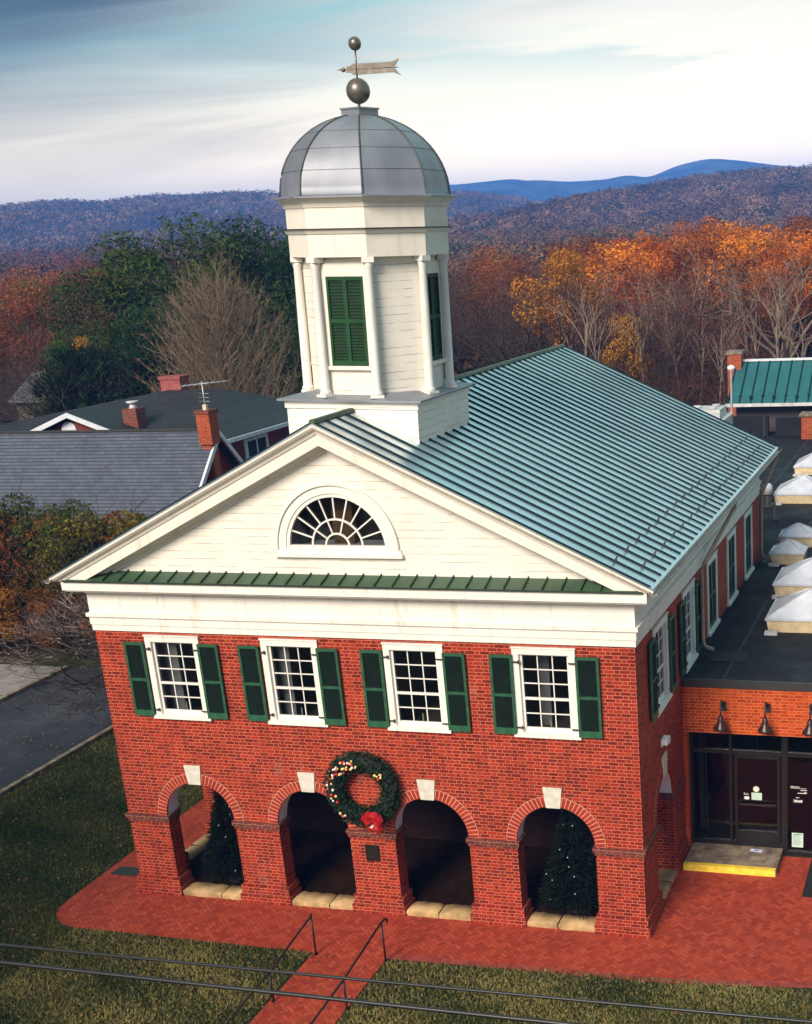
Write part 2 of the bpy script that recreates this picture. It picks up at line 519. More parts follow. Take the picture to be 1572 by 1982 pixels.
def ground_mat():
    m, k = mat('turf_and_litter')
    po = k.pos()
    x, y, z = k.sep(po)
    a = k.noise(po, 0.55, 6, 0.62); b = k.noise(po, 5.0, 5, 0.65); c = k.noise(po, 38, 3)
    f = k.m('ADD', k.m('MULTIPLY', a, 0.5), k.m('ADD', k.m('MULTIPLY', b, 0.3), k.m('MULTIPLY', c, 0.2)))
    g = k.ramp(f, [(0.34, (0.009, 0.016, 0.004)), (0.5, (0.028, 0.038, 0.009)), (0.62, (0.085, 0.078, 0.024)), (0.74, (0.14, 0.105, 0.045))])
    lit = k.ramp(f, [(0.35, (0.012, 0.008, 0.006)), (0.5, (0.035, 0.021, 0.013)), (0.66, (0.09, 0.045, 0.022))])
    far = k.m('MAXIMUM', k.smooth(k.m('ADD', y, k.m('MULTIPLY', a, 5.0)), 18, 24), k.m('SUBTRACT', 1.0, k.smooth(k.m('ADD', x, k.m('MULTIPLY', a, 4.0)), -20.5, -18)))
    return finish(m, k, k.mix(far, g, lit), 0.95, 0, k.m('ADD', b, c), 0.6, 0.05, 0.15)
M['ground'] = ground_mat()

def tint_mat(name, rough=0.85, trans=0.25, amp=0.25, sc=0.6):
    """per-leaf colour stored on the mesh, varied a little per tree"""
    m, k = mat(name)
    c = k.n('ShaderNodeVertexColor', layer_name='tint').outputs[0]
    oi = k.n('ShaderNodeObjectInfo')
    n = k.noise(k.pos(), sc, 3)
    v = k.m('ADD', 0.75, k.m('ADD', k.m('MULTIPLY', oi.outputs['Random'], 0.3), k.m('MULTIPLY', n, amp)))
    hs = k.n('ShaderNodeHueSaturation', {'Hue': k.m('ADD', 0.49, k.m('MULTIPLY', oi.outputs['Random'], 0.02)), 'Value': v, 'Color': c})
    b = k.n('ShaderNodeBsdfPrincipled', {'Base Color': hs.outputs[0], 'Roughness': rough, 'Specular IOR Level': 0.2})
    t = k.n('ShaderNodeBsdfTranslucent', {'Color': hs.outputs[0]})
    mx = k.n('ShaderNodeMixShader', {0: trans, 1: b.outputs[0], 2: t.outputs[0]})
    k.n('ShaderNodeOutputMaterial', {'Surface': mx.outputs[0]})
    return m
M['leaf'] = tint_mat('foliage')
M['far_leaf'] = tint_mat('distant_foliage', 0.9, 0.1, 0.5, 0.02)
M['grass'] = tint_mat('grass_blades', 0.8, 0.3, 0.7, 0.8)
M['bark'] = plain('bark', (0.085, 0.062, 0.045), 0.9, var=0.4, scale=2)
M['bark_pale'] = plain('pale_bark', (0.23, 0.165, 0.12), 0.9, var=0.35, scale=1.5)
M['bark_dark'] = plain('dark_bark', (0.035, 0.026, 0.022), 0.9, var=0.4, scale=2)
M['bark_tan'] = plain('tan_bark', (0.20, 0.14, 0.085), 0.9, var=0.35, scale=1.5)

def siding(name, c, pitch=0.158):
    m, k = mat(name)
    po = k.pos()
    x, y, z = k.sep(po)
    n = k.noise(po, 1.1, 6, 0.65)
    col = k.ramp(n, [(0.25, tuple(0.88 * q for q in c)), (0.6, c)])
    fz = k.m('FRACT', k.m('DIVIDE', z, pitch))
    row = k.m('FLOOR', k.m('DIVIDE', z, pitch))
    brk = k.noise(k.comb(k.m('MULTIPLY', k.m('ADD', x, y), 1.2), k.m('MULTIPLY', row, 7.31), 0.0), 1.0, 4, 0.7)
    line = k.m('MULTIPLY', k.m('LESS_THAN', fz, 0.075), k.smooth(brk, 0.40, 0.60))
    col = k.mix(k.m('MULTIPLY', line, 0.75), col, (0.22, 0.16, 0.10))
    return finish(m, k, col, 0.55, 0, k.m('ADD', k.m('MULTIPLY', fz, 0.5), k.m('MULTIPLY', line, -0.5)), 0.25, 0.02, 0.35)
M['siding'] = siding('painted_siding', (0.80, 0.75, 0.66))

# ================================================================ courthouse
CH = empty('courthouse', (0, 0, 0), 'red brick courthouse with white pediment, arcaded ground floor and domed cupola', 'courthouse')
WX, ZT, YB, TH = 6.0, 6.30, 15.6, 0.42
ARX = [-4.146, -1.382, 1.382, 4.146]
AR, ZS = 0.85, 1.98
SIDE_ARCH_Y = 2.1
WIN_Y = [2.1, 5.0, 7.9, 10.7, 13.5]

def front(u, o, z): return (u, -o, z)
def east(u, o, z): return (WX + o, u, z)
def west(u, o, z): return (-WX - o, u, z)

wall = MB()
def grid_wall(mb, T, u0, u1, z0, z1, holes, m=0, depth=0.12, rm=None):
    """rectangular wall face with rectangular holes and their reveals"""
    us = sorted({u0, u1, *[h[0] for h in holes], *[h[1] for h in holes]})
    zs = sorted({z0, z1, *[h[2] for h in holes], *[h[3] for h in holes]})
    for a, b in zip(us, us[1:]):
        for c, d_ in zip(zs, zs[1:]):
            uc, zc = (a + b) / 2, (c + d_) / 2
            if any(h[0] < uc < h[1] and h[2] < zc < h[3] for h in holes): continue
            mb.face([T(a, 0, c), T(b, 0, c), T(b, 0, d_), T(a, 0, d_)], m)
    for a, b, c, d_ in holes:
        for P in (((a, c), (a, d_)), ((b, c), (b, d_)), ((a, c), (b, c)), ((a, d_), (b, d_))):
            (p0, q0), (p1, q1) = P
            mb.face([T(p0, 0, q0), T(p1, 0, q1), T(p1, -depth, q1), T(p0, -depth, q0)], m)

def arch_wall(mb, T, u0, u1, centres, z0, z1, th, r=AR, zs=ZS, n=20):
    """wall band with arched openings, thickness th; brick outside (0), brick inside, plaster soffit (1)"""
    edges = [u0]
    for c in centres: edges += [c - r, c + r]
    edges.append(u1)
    for i in range(0, len(edges), 2):
        a, b = edges[i], edges[i + 1]
        for o, s in ((0, 1), (-th, -1)):
            mb.face([T(a, o, z0), T(b, o, z0), T(b, o, z1), T(a, o, z1)], 0 if o == 0 else 1)
        for e in ((a,) if i else ()) + ((b,) if i < len(edges) - 2 else ()):
            mb.face([T(e, 0, z0), T(e, -th, z0), T(e, -th, zs), T(e, 0, zs)], 0)
    for c in centres:
        A = [(c + r * math.cos(math.pi * q / n), zs + r * math.sin(math.pi * q / n)) for q in range(n + 1)]
        for (xa, za), (xb, zb) in zip(A, A[1:]):
            mb.face([T(xa, 0, za), T(xb, 0, zb), T(xb, 0, z1), T(xa, 0, z1)], 0)
            mb.face([T(xa, -th, za), T(xb, -th, zb), T(xb, -th, z1), T(xa, -th, z1)], 1)
            mb.face([T(xa, 0, za), T(xb, 0, zb), T(xb, -0.05, zb), T(xa, -0.05, za)], 0)
            mb.face([T(xa, -0.05, za), T(xb, -0.05, zb), T(xb, -th, zb), T(xa, -th, za)], 1)

ZA = 3.30
arch_wall(wall, front, -WX, WX, ARX, 0, ZA, TH)
HW = [(c - 0.52, c + 0.52, 4.42, 6.10) for c in ARX]
grid_wall(wall, front, -WX, WX, ZA, ZT, HW)
for T in (east, west):
    arch_wall(wall, T, 0, 4.0, [SIDE_ARCH_Y], 0, ZA, TH)
    hw = [(c - 0.52, c + 0.52, 4.42, 6.10) for c in WIN_Y]
    grid_wall(wall, T, 0, 4.0, ZA, ZT, hw[:1])
    grid_wall(wall, T, 4.0, YB, 0, ZT, hw[1:])
wall.face([(-WX, YB, 0), (WX, YB, 0), (WX, YB, ZT), (-WX, YB, ZT)], 0)
wall.face([(-WX, YB, ZT), (WX, YB, ZT), (0, YB, 10.55)], 0)
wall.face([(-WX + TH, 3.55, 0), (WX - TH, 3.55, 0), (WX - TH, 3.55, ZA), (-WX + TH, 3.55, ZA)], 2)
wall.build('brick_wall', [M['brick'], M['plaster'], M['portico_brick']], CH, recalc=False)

pl = MB()
pl.box(-WX + .02, WX - .02, .02, 3.6, 3.16, 3.30, 0)
for x0 in (-2.764, 0, 2.764):
    n = 16; r = 1.18; yc = 1.98; zs = 1.98
    A = [(yc - r * math.cos(math.pi * q / n), zs + r * math.sin(math.pi * q / n)) for q in range(n + 1)]
    for (ya, za), (yb, zb) in zip(A, A[1:]):
        for s in (-.24, .24):
            pl.face([(x0 + s, ya, za), (x0 + s, yb, zb), (x0 + s, yb, 3.17), (x0 + s, ya, 3.17)], 0)
        pl.face([(x0 - .24, ya, za), (x0 + .24, ya, za), (x0 + .24, yb, zb), (x0 - .24, yb, zb)], 0)
    for ya, yb in ((TH + .002, .8), (3.16, 3.548)):
        pl.box(x0 - .24, x0 + .24, ya, yb, 1.98, 3.17)
        pl.box(x0 - .29, x0 + .29, ya, yb + .05, 1.86, 1.98)
pl.build('portico_vault', M['plaster'], CH)
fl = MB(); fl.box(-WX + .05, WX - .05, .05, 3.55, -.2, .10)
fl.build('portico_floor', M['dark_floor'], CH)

# piers: plinth steps and belt (impost) courses
def ringcourse(mb, T, a, b, z0, z1, o, back, ends=(1, 1)):
    mb.loft([T(a - o * ends[0], o, z0), T(b + o * ends[1], o, z0), T(b + o * ends[1], -back, z0), T(a - o * ends[0], -back, z0)],
            [T(a - o * ends[0], o, z1), T(b + o * ends[1], o, z1), T(b + o * ends[1], -back, z1), T(a - o * ends[0], -back, z1)])
piers = [(-WX, ARX[0] - AR)] + [(a + AR, b - AR) for a, b in zip(ARX, ARX[1:])] + [(ARX[3] + AR, WX)]
BP = []
for i, (a, b) in enumerate(piers):
    belt, plin = MB(), MB(); BP.append((belt, plin))
    ringcourse(belt, front, a, b, 1.80, 1.875, .028, TH + .01)
    ringcourse(belt, front, a, b, 1.877, 1.98, .055, TH + .02)
    ringcourse(plin, front, a, b, 0.0, 0.20, .095, TH + .05)
    ringcourse(plin, front, a, b, 0.202, 0.42, .055, TH + .03)
for T in (east, west):
    for a, b, e in ((TH + .06, SIDE_ARCH_Y - AR, (0, 1)), (SIDE_ARCH_Y + AR, 4.0, (1, 0))):
        belt, plin = MB(), MB(); BP.append((belt, plin))
        ringcourse(belt, T, a, b, 1.802, 1.873, .028, TH + .01, e)
        ringcourse(belt, T, a, b, 1.879, 1.977, .055, TH + .02, e)
        ringcourse(plin, T, a, b, 0.0, 0.198, .095, TH + .05, e)
        ringcourse(plin, T, a, b, 0.204, 0.418, .055, TH + .03, e)
for belt, plin in BP:
    belt.build('belt_course', M['brick_dark'], CH); plin.build('plinth', M['brick'], CH)

# arches: mortar band with separate voussoir bricks, a keystone on each
def make_arch(T, c, key=True):
    n = 34; mb = MB()
    r0, r1 = AR, 1.075
    for q in range(n):
        a0, a1 = math.pi * q / n, math.pi * (q + 1) / n
        P = lambda r, a, o: T(c + r * math.cos(a), o, ZS + r * math.sin(a))
        mb.loft([P(r0 - .001, a0, -.05), P(r1, a0, -.05), P(r1, a1, -.05), P(r0 - .001, a1, -.05)],
                [P(r0 - .001, a0, .004), P(r1, a0, .004), P(r1, a1, .004), P(r0 - .001, a1, .004)], 0)
        g = 0.011
        b0, b1 = a0 + g, a1 - g
        mb.loft([P(r0 - .003, b0, -.048), P(r1 - .012, b0, -.048), P(r1 - .012, b1, -.048), P(r0 - .003, b1, -.048)],
                [P(r0 - .003, b0, .011), P(r1 - .012, b0, .011), P(r1 - .012, b1, .011), P(r0 - .003, b1, .011)], 1)
    o = mb.build('arch', [M['mortar'], M['voussoir']], CH)
    if key:
        kb = MB()
        z0, z1 = ZS + AR - .03, 3.25
        kb.loft([T(c - .15, -.06, z0), T(c + .15, -.06, z0), T(c + .205, -.06, z1), T(c - .205, -.06, z1)],
                [T(c - .15, .035, z0), T(c + .15, .035, z0), T(c + .205, .035, z1), T(c - .205, .035, z1)])
        kb.build('keystone', M['keystone'], o)
for c in ARX: make_arch(front, c)
make_arch(east, SIDE_ARCH_Y); make_arch(west, SIDE_ARCH_Y)

# threshold stones under the arches
rng = random.Random(4)
def stone(T, a, b):
    mb = MB()
    pts = []
    n = 8
    for o, z in ((.03, -.02), (.045, .10), (.02, .155), (-.36, .16), (-.40, .10)):
        pts.append([T(a + (b - a) * q / n, o + rng.uniform(-.018, .018), z + rng.uniform(-.012, .012) + (-.03 if q in (0, n) and z > .12 else 0)) for q in range(n + 1)])
    mb.rings(pts, 0, False, True, False)
    mb.build('threshold_stone', M['stone'], CH, recalc=False)
for c, f in zip(ARX, (.64, .60, .50, .46)):
    u = c - AR + 2 * AR * f
    stone(front, c - AR + .1, u - .012); stone(front, u + .012, c + AR - .1)
stone(east, SIDE_ARCH_Y - .76, SIDE_ARCH_Y + .15); stone(east, SIDE_ARCH_Y + .17, SIDE_ARCH_Y + .76)
stone(west, SIDE_ARCH_Y - .76, SIDE_ARCH_Y + .1); stone(west, SIDE_ARCH_Y + .12, SIDE_ARCH_Y + .76)

# entablature: architrave, moulding, frieze on front and both sides
fr = MB()
def band(z0, z1, o):
    a = WX + o
    fr.box(-a, a, -o, .3, z0, z1)
    for s in (-1, 1):
        x0, x1 = sorted((s * (WX - .3), s * a))
        fr.box(x0, x1, .3, YB - .001, z0 + .001, z1 - .001)
band(6.30, 6.435, .030); band(6.437, 6.615, .050); band(6.617, 6.695, .095); band(6.697, 7.10, .030)
for z0, z1, o0, o1 in ((7.10, 7.26, .03, .16),):
    A = [(-WX - o0, -o0, z0), (WX + o0, -o0, z0), (WX + o0, .3, z0), (-WX - o0, .3, z0)]
    B = [(-WX - o1, -o1, z1), (WX + o1, -o1, z1), (WX + o1, .3, z1), (-WX - o1, .3, z1)]
    fr.loft(A, B)
    for s in (-1, 1):
        fr.loft([(s * (WX - .2), .301, z0), (s * (WX + o0), .301, z0), (s * (WX + o0), YB, z0), (s * (WX - .2), YB, z0)],
                [(s * (WX - .2), .301, z1), (s * (WX + o1), .301, z1), (s * (WX + o1), YB, z1), (s * (WX - .2), YB, z1)])
fr.build('frieze', M['white'], CH)
co = MB()
co.box(-6.36, 6.36, -.36, .25, 7.262, 7.468)
co.box(-6.33, 6.33, -.30, .2, 7.22, 7.261)
for s in (-1, 1):
    x0, x1 = sorted((s * 5.9, s * 6.34))
    co.box(x0, x1, .251, YB + .3, 7.262, 7.44)
co.build('cornice', M['white'], CH)

# pent roof along the foot of the pediment
ZAP, SL = 10.69, 0.478
pr_ = MB()
pr_.loft([(-6.30, -.40, 7.47), (6.30, -.40, 7.47), (5.75, .02, 7.605), (-5.75, .02, 7.605)],
         [(-6.30, -.40, 7.485), (6.30, -.40, 7.485), (5.75, .02, 7.625), (-5.75, .02, 7.625)], 0)
pr_.box(-6.30, 6.30, -.415, -.401, 7.455, 7.49, 1)
for i in range(-14, 15):
    x = i * 0.385 + .1
    if abs(x) > 5.75: continue
    pr_.loft([(x - .011, -.40, 7.485), (x + .011, -.40, 7.485), (x + .011, .01, 7.622), (x - .011, .01, 7.622)],
             [(x - .011, -.41, 7.525), (x + .011, -.41, 7.525), (x + .011, .01, 7.66), (x - .011, .01, 7.66)], 1)
pr_.build('pent_roof', [M['pent'], M['pent_seam']], CH)

# pediment siding with an arched hole for the fanlight
FX, FZ, FR = -0.02, 8.14, 1.13
td = MB()
def roofline(x): return 10.22 - SL * abs(x)
n = 28
xs = sorted({-5.6, 5.6, 0, *[FX + FR * math.cos(math.pi * q / n) for q in range(n + 1)]})
for a, b in zip(xs, xs[1:]):
    lo = lambda x: (FZ + math.sqrt(max(FR * FR - (x - FX) ** 2, 0))) if abs(x - FX) <= FR + 1e-6 else None
    if lo(a) is not None and lo(b) is not None:
        td.face([(a, 0, lo(a)), (b, 0, lo(b)), (b, 0, roofline(b)), (a, 0, roofline(a))])
        td.face([(a, 0, 7.55), (b, 0, 7.55), (b, 0, FZ), (a, 0, FZ)])
    else:
        td.face([(a, 0, 7.5), (b, 0, 7.5), (b, 0, max(roofline(b), 7.501)), (a, 0, max(roofline(a), 7.501))])
td.build('pediment', M['siding'], CH, recalc=False)

# raking cornice
rk = MB()
def rake(prof, mm=0):
    for s in (-1, 1):
        A = [(0, y, ZAP + dz) for y, dz in prof]
        B = []
        for y, dz in prof:
            xe = min(6.52, (ZAP + dz - 7.47) / SL)
            B.append((s * xe, y, ZAP + dz - SL * xe))
        rk.loft(A, B, mm)
rake([(-.50, -.035), (-.50, -.075), (-.465, -.12), (-.40, -.17), (-.375, -.225), (-.2, -.225), (-.2, -.035)])
rake([(-.352, -.226), (-.352, -.45), (-.10, -.46), (-.10, -.226)])
rake([(-.099, -.36), (-.16, -.455), (-.10, -.53), (-.06, -.545), (-.06, -.60), (-.001, -.61), (-.001, -.36)])
rk.build('raking_cornice', M['cream'], CH)

# fanlight
fan = MB()
def half_ring(mb, r0, r1, y0, y1, z, m=0, n=32, c=FX):
    for q in range(n):
        a0, a1 = math.pi * q / n, math.pi * (q + 1) / n
        P = lambda r, a, y: (c + r * math.cos(a), y, z + r * math.sin(a))
        mb.loft([P(r0, a0, y0), P(r1, a0, y0), P(r1, a1, y0), P(r0, a1, y0)], [P(r0, a0, y1), P(r1, a0, y1), P(r1, a1, y1), P(r0, a1, y1)], m)
half_ring(fan, 1.12, 1.285, -.035, .05, FZ)
half_ring(fan, 1.285, 1.345, -.075, .05, FZ)
half_ring(fan, 1.045, 1.119, -.012, .08, FZ)
fan.box(-1.40, 1.40, -.10, .02, FZ - .155, FZ - .085)
fan.box(-1.36, 1.36, -.05, .02, FZ - .085, FZ - .001)
fan.box(-1.11, 1.11, -.02, .09, FZ + .001, FZ + .075)
fo = fan.build('fanlight', M['white'], CH)
fm = MB()
half_ring(fm, .53, .565, .015, .05, FZ + .05); half_ring(fm, .24, .275, .015, .05, FZ + .05)
for q in range(1, 10):
    a = math.pi * q / 10
    r0 = .27 if q in (2, 4, 6, 8) else .56
    Mx = Matrix.Translation((FX, .032, FZ + .05)) @ Matrix.Rotation(-a, 4, 'Y')
    fm.box(r0 - .01, 1.05, -.014, .014, -.014, .014, 0, Mx)
fm.build('glazing_bars', M['white'], fo)
fp = MB(); n = 24
fp.face([(FX + 1.07 * math.cos(math.pi * q / n), .06, FZ + .03 + 1.07 * math.sin(math.pi * q / n)) for q in range(n + 1)])
fp.build('pane', M['glass'], fo, recalc=False)
at = MB()
at.box(-1.6, 1.6, .9, .95, 7.6, 9.8, 0); at.box(-1.6, 1.6, .07, .94, 8.1, 8.13, 1)
at.box(-.35, .1, .55, .7, 8.13, 9.0, 2)
at.build('attic_interior', [M['bark_dark'], M['plaster'], plain('attic_timber', (0.25, 0.12, 0.05), 0.8, var=0.4)], CH)

# ---- windows: one prototype at the origin facing -y, copied to each opening
def make_window():
    mb = MB()
    for a, b in ((-.65, -.515), (.515, .65)):
        mb.box(a, b, -.035, .10, 4.421, 6.08)
    mb.box(-.65, .65, -.036, .10, 6.081, 6.205)
    mb.box(-.665, .665, -.055, .06, 6.206, 6.235)
    for a, b in ((-.515, -.462), (.462, .515)):
        mb.box(a, b, .03, .12, 4.43, 6.08)
    w = mb.build('window', M['white'], CH)
    s = MB()
    z0, ph = 4.53, .292
    s.box(-.461, .461, .045, .085, 4.435, 4.53); s.box(-.461, .461, .045, .085, 6.04, 6.078)
    s.box(-.461, .461, .035, .085, z0 + 2 * ph, z0 + 2 * ph + .05)
    for a in (-.155, .155):
        s.box(a - .011, a + .011, .05, .08, 4.53, 6.04)
    for zz_ in (z0 + ph, z0 + .05 + 3 * ph, z0 + .05 + 4 * ph):
        s.box(-.461, .461, .051, .079, zz_ - .011, zz_ + .011)
    s.build('sash', M['white'], w)
    g = MB(); g.face([(-.47, .066, 4.5), (.47, .066, 4.5), (.47, .066, 6.06), (-.47, .066, 6.06)])
    g.build('pane', M['glass'], w, recalc=False)
    q = MB()
    q.loft([(-.70, -.085, 4.345), (.70, -.085, 4.345), (.70, .12, 4.345), (-.70, .12, 4.345)], [(-.70, -.085, 4.418), (.70, -.085, 4.418), (.70, .12, 4.450), (-.70, .12, 4.450)])
    q.build('sill', M['white'], w)
    return w
wp = make_window()
for i, c in enumerate(ARX):
    w = wp if i == 0 else copy_tree(wp, CH)
    w.location = (c, 0, 0)
for c in WIN_Y:
    w = copy_tree(wp, CH); w.location = (WX, c, 0); w.rotation_euler = (0, 0, R(90))
    w = copy_tree(wp, CH); w.location = (-WX, c, 0); w.rotation_euler = (0, 0, R(-90))

def make_shutter():
    mb = MB()
    w2, z0, z1 = .24, 4.40, 6.07
    for a, b in ((-w2, -w2 + .055), (w2 - .055, w2)):
        mb.box(a, b, -.022, .022, z0, z1)
    for a, b in ((z0, z0 + .135), (5.20, 5.262), (z1 - .06, z1)):
        mb.box(-w2 + .0551, w2 - .0551, -.0215, .0215, a, b)
    s = mb.build('shutter', M['green'], CH)
    l = MB()
    for a, b in ((z0 + .135, 5.20), (5.262, z1 - .06)):
        n = int((b - a) / .043)
        for q in range(n):
            zc = a + (q + .5) * (b - a) / n
            Mx = Matrix.Translation((0, 0, zc)) @ Matrix.Rotation(R(48), 4, 'X')
            l.box(-w2 + .056, w2 - .056, -.020, .020, -.004, .004, 0, Mx)
        l.box(-w2 + .056, w2 - .056, .016, .019, a, b, 1)  # black backing sheet gives the shaded gaps between slats
    l.build('louvers', [M['green_dark'], M['black_iron']], s)
    return s
def make_hinge(par, x, z):
    h = MB()
    h.box(x - .10, x + .10, -.015, .012, z - .012, z + .012); h.box(x + .07, x + .1, -.02, .01, z - .035, z + .035)
    h.build('hinge', M['iron'], par)
sp = make_shutter()
make_hinge(sp, .28, 5.93); make_hinge(sp, .28, 4.55)
sp2 = make_shutter()
make_hinge(sp2, -.28, 5.93); make_hinge(sp2, -.28, 4.55)
first = True
rng = random.Random(9)
for c in ARX:
    for s, pro in ((-1, sp), (1, sp2)):
        w = pro if first else copy_tree(pro, CH)
        w.location = (c + s * .905, -.065, rng.uniform(-.008, .008)); w.rotation_euler = (0, rng.uniform(-.006, .006), rng.uniform(-.02, .02))
    first = False
for c in WIN_Y[:2]:
    for s, pro in ((-1, sp), (1, sp2)):
        w = copy_tree(pro, CH); w.location = (WX + .065, c + s * .905, 0); w.rotation_euler = (0, 0, R(90))
for c in WIN_Y[2:]:                                   # closed shutters inside the casing
    for s, pro in ((-1, sp), (1, sp2)):
        w = copy_tree(pro, CH); w.location = (WX - .01, c + s * .246, .02); w.rotation_euler = (0, 0, R(90)); w.scale = (1.0, 1, 1)

# interior seen through the panes
it = MB()
it.box(-5.85, 5.85, 3.2, 3.3, 4.0, 6.29, 0); it.box(-5.85, 5.85, .13, 3.2, 4.25, 4.3, 0)
for x, w, yy in ((-4.5, .32, .4), (-3.75, .22, .7), (-1.75, .26, .35), (-1.0, .12, .8), (-4.1, .16, 1.0), (3.85, .25, .8), (4.45, .2, .9), (1.7, .12, 1.2), (-5.3, .3, .9)):
    it.box(x - w / 2, x + w / 2, yy, yy + .05, 4.3, 6.28, 1)
it.build('upper_room', [M['interior'], M['curtain']], CH)
cp = None
for c in ARX:
    if cp is None:
        mb = MB(); mb.lathe([(.035, 0), (.035, .02), (.014, .03), (.014, .24), (.004, .27)], 8)
        cp = mb.build('candle', M['candle'])
        o = cp
    else:
        o = cp.copy(); COL.objects.link(o)
    o.location = (c + .03, .115, 4.427)
    tag(o, 'ivory candle in the upper front window ' + {-4.146: 'nearest the lawn corner', -1.382: 'second from the lawn corner', 1.382: 'second from the entrance wing', 4.146: 'nearest the entrance wing'}[c], 'candle', 'candles in the upper front windows')

# ---- main roof
EX, FY, BY = 6.52, -.50, 16.17
def rz_(x): return ZAP - SL * abs(x)
rf = MB()
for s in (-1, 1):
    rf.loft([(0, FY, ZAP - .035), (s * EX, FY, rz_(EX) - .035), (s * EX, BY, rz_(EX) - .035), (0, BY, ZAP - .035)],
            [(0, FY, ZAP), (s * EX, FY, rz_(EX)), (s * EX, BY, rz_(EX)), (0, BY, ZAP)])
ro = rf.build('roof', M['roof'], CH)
sm = MB()
L = math.hypot(EX, SL * EX); ang = math.atan(SL)
rng = random.Random(2)
for s in (-1, 1):
    yv = FY + .03
    while yv < BY + .01:
        h = .036
        for _ in (0,):
            p0 = (0, yv, ZAP); p1 = (s * (EX - .05), yv, rz_(EX - .05))
            sm.loft([(p0[0], yv - .015, p0[2] - .01), (p0[0], yv + .015, p0[2] - .01), (p0[0], yv + .012, p0[2] + h), (p0[0], yv - .012, p0[2] + h)],
                    [(p1[0], yv - .015, p1[2] - .01), (p1[0], yv + .015, p1[2] - .01), (p1[0], yv + .012, p1[2] + h), (p1[0], yv - .012, p1[2] + h)])
        yv += .45
sm.build('standing_seams', M['seam'], ro)
sm = MB()
sm.loft([(-.07, FY, ZAP - .01), (.07, FY, ZAP - .01), (.05, FY, ZAP + .06), (-.05, FY, ZAP + .06)], [(-.07, BY, ZAP - .01), (.07, BY, ZAP - .01), (.05, BY, ZAP + .06), (-.05, BY, ZAP + .06)])
sm.build('ridge_cap', M['pent'], ro)
gp = None
for i in range(18):
    for j, x in enumerate((5.70, 6.13)):
        yy = FY + .03 + .45 * (2 * i + (1 if j == 0 else 2))
        if yy > BY - .6: continue
        if gp is None:
            mb = MB(); mb.box(-.03, .03, -.03, .03, 0, .02); mb.box(-.014, .014, -.04, .04, .02, .085)
            gp = mb.build('snow_guard', M['iron'], ro); o = gp
        else:
            o = gp.copy(); COL.objects.link(o)
        o.location = (x, yy, rz_(x) + .03); o.rotation_euler = (0, ang, 0)
# side eaves: soffit, gutters and downspouts
for s in (-1, 1):
    mb = MB()
    n = 8; rings = []
    for yv in (FY - .06, BY + .05):
        prof = [(s * (EX + .02) + .085 * math.cos(math.pi + math.pi * q / n), yv, 7.53 + .085 * math.sin(math.pi + math.pi * q / n)) for q in range(n + 1)]
        prof += [(s * (EX + .02) + .075 * math.cos(-math.pi * q / n), yv, 7.53 + .075 * math.sin(-math.pi * q / n)) for q in range(n + 1)]
        rings.append(prof)
    mb.rings(rings, 0, True, False)
    mb.box(*sorted((s * 6.0, s * 6.46)), -.3, BY, 7.441, 7.52, 1)
    mb.build('gutter', [M['gutter'], M['white']], CH)
def downspout(pts):
    mb = MB(); mb.path(pts, .05, 8)
    mb.build('downspout', M['downspout'], CH)
downspout([(6.52, 8.55, 7.46), (6.50, 8.5, 7.3), (6.17, 6.15, 6.45), (6.12, 6.05, 6.28), (6.12, 6.05, 4.62), (6.17, 6.02, 4.48), (6.40, 5.95, 4.42)])
downspout([(6.52, 16.1, 7.46), (6.50, 16.1, 7.3), (6.14, 15.35, 6.35), (6.12, 15.3, 6.2), (6.12, 15.3, 4.62), (6.17, 15.27, 4.46), (6.40, 15.15, 4.40)])

# ---- cupola: slight lean added to follow the lens bend
CY = 2.70
cu = MB()
BW, CW = 1.43, 1.57
cu.box(-BW, BW, -BW, BW, -1.15, .0); cu.box(-BW - .03, BW + .03, -BW - .03, BW + .03, -.17, -.02)
cu.box(-CW, CW, -CW, CW, -.02, .02, 2)
cu.loft([(-CW, -CW, .02), (CW, -CW, .02), (CW, CW, .02), (-CW, CW, .02)], [(-1.1, -1.1, .12), (1.1, -1.1, .12), (1.1, 1.1, .12), (-1.1, 1.1, .12)], 2)
a8 = math.pi / 8
cu.lathe([(1.36, .05), (1.36, 2.72)], 8, (0, 0), a8, 0, False)
cup = cu.build('cupola', [M['siding'], M['cream'], M['dome']], CH)
cup.location = (.0, CY, 10.90)
cup.rotation_euler = (0, R(1.9), 0)
en = MB()
en.lathe([(1.60, 2.72), (1.60, 3.14), (1.63, 3.15), (1.68, 3.22), (1.68, 3.24)], 8, (0, 0), a8, 0, False)
en.lathe([(1.61, 3.242), (1.61, 3.62), (1.635, 3.63), (1.66, 3.70), (1.74, 3.76), (1.79, 3.80)], 8, (0, 0), a8, 0, False)
en.lathe([(1.71, 3.225), (1.71, 3.25)], 8, (0, 0), a8, 1, False)
en.build('entablature', [M['cream'], M['iron']], cup)
dm = MB()
prof = [(1.85, 3.80), (1.85, 3.825), (1.70, 3.85)]
for q in range(0, 15):
    t = q / 14 * R(79)
    prof.append((1.67 * math.cos(t), 3.87 + 1.47 * math.sin(t)))
dm.lathe(prof[:3], 8, (0, 0), a8, 0, False)
for q in range(8):
    dm.rings([[(r * math.cos(a8 + (q + e) * math.pi / 4), r * math.sin(a8 + (q + e) * math.pi / 4), z) for e in (0, 1)] for r, z in prof[2:]], 0, False, True, False)
dm.lathe([(.36, 5.15), (.36, 5.43), (.39, 5.43), (.39, 5.46)], 4, (0, 0), R(-67.5), 0, False)
do = dm.build('dome', M['dome'], cup)
ds = MB()
for q in range(8):
    a = a8 + q * math.pi / 4
    ds.path([((r + .012) * math.cos(a), (r + .012) * math.sin(a), z) for r, z in prof[2:]], .017, 5)
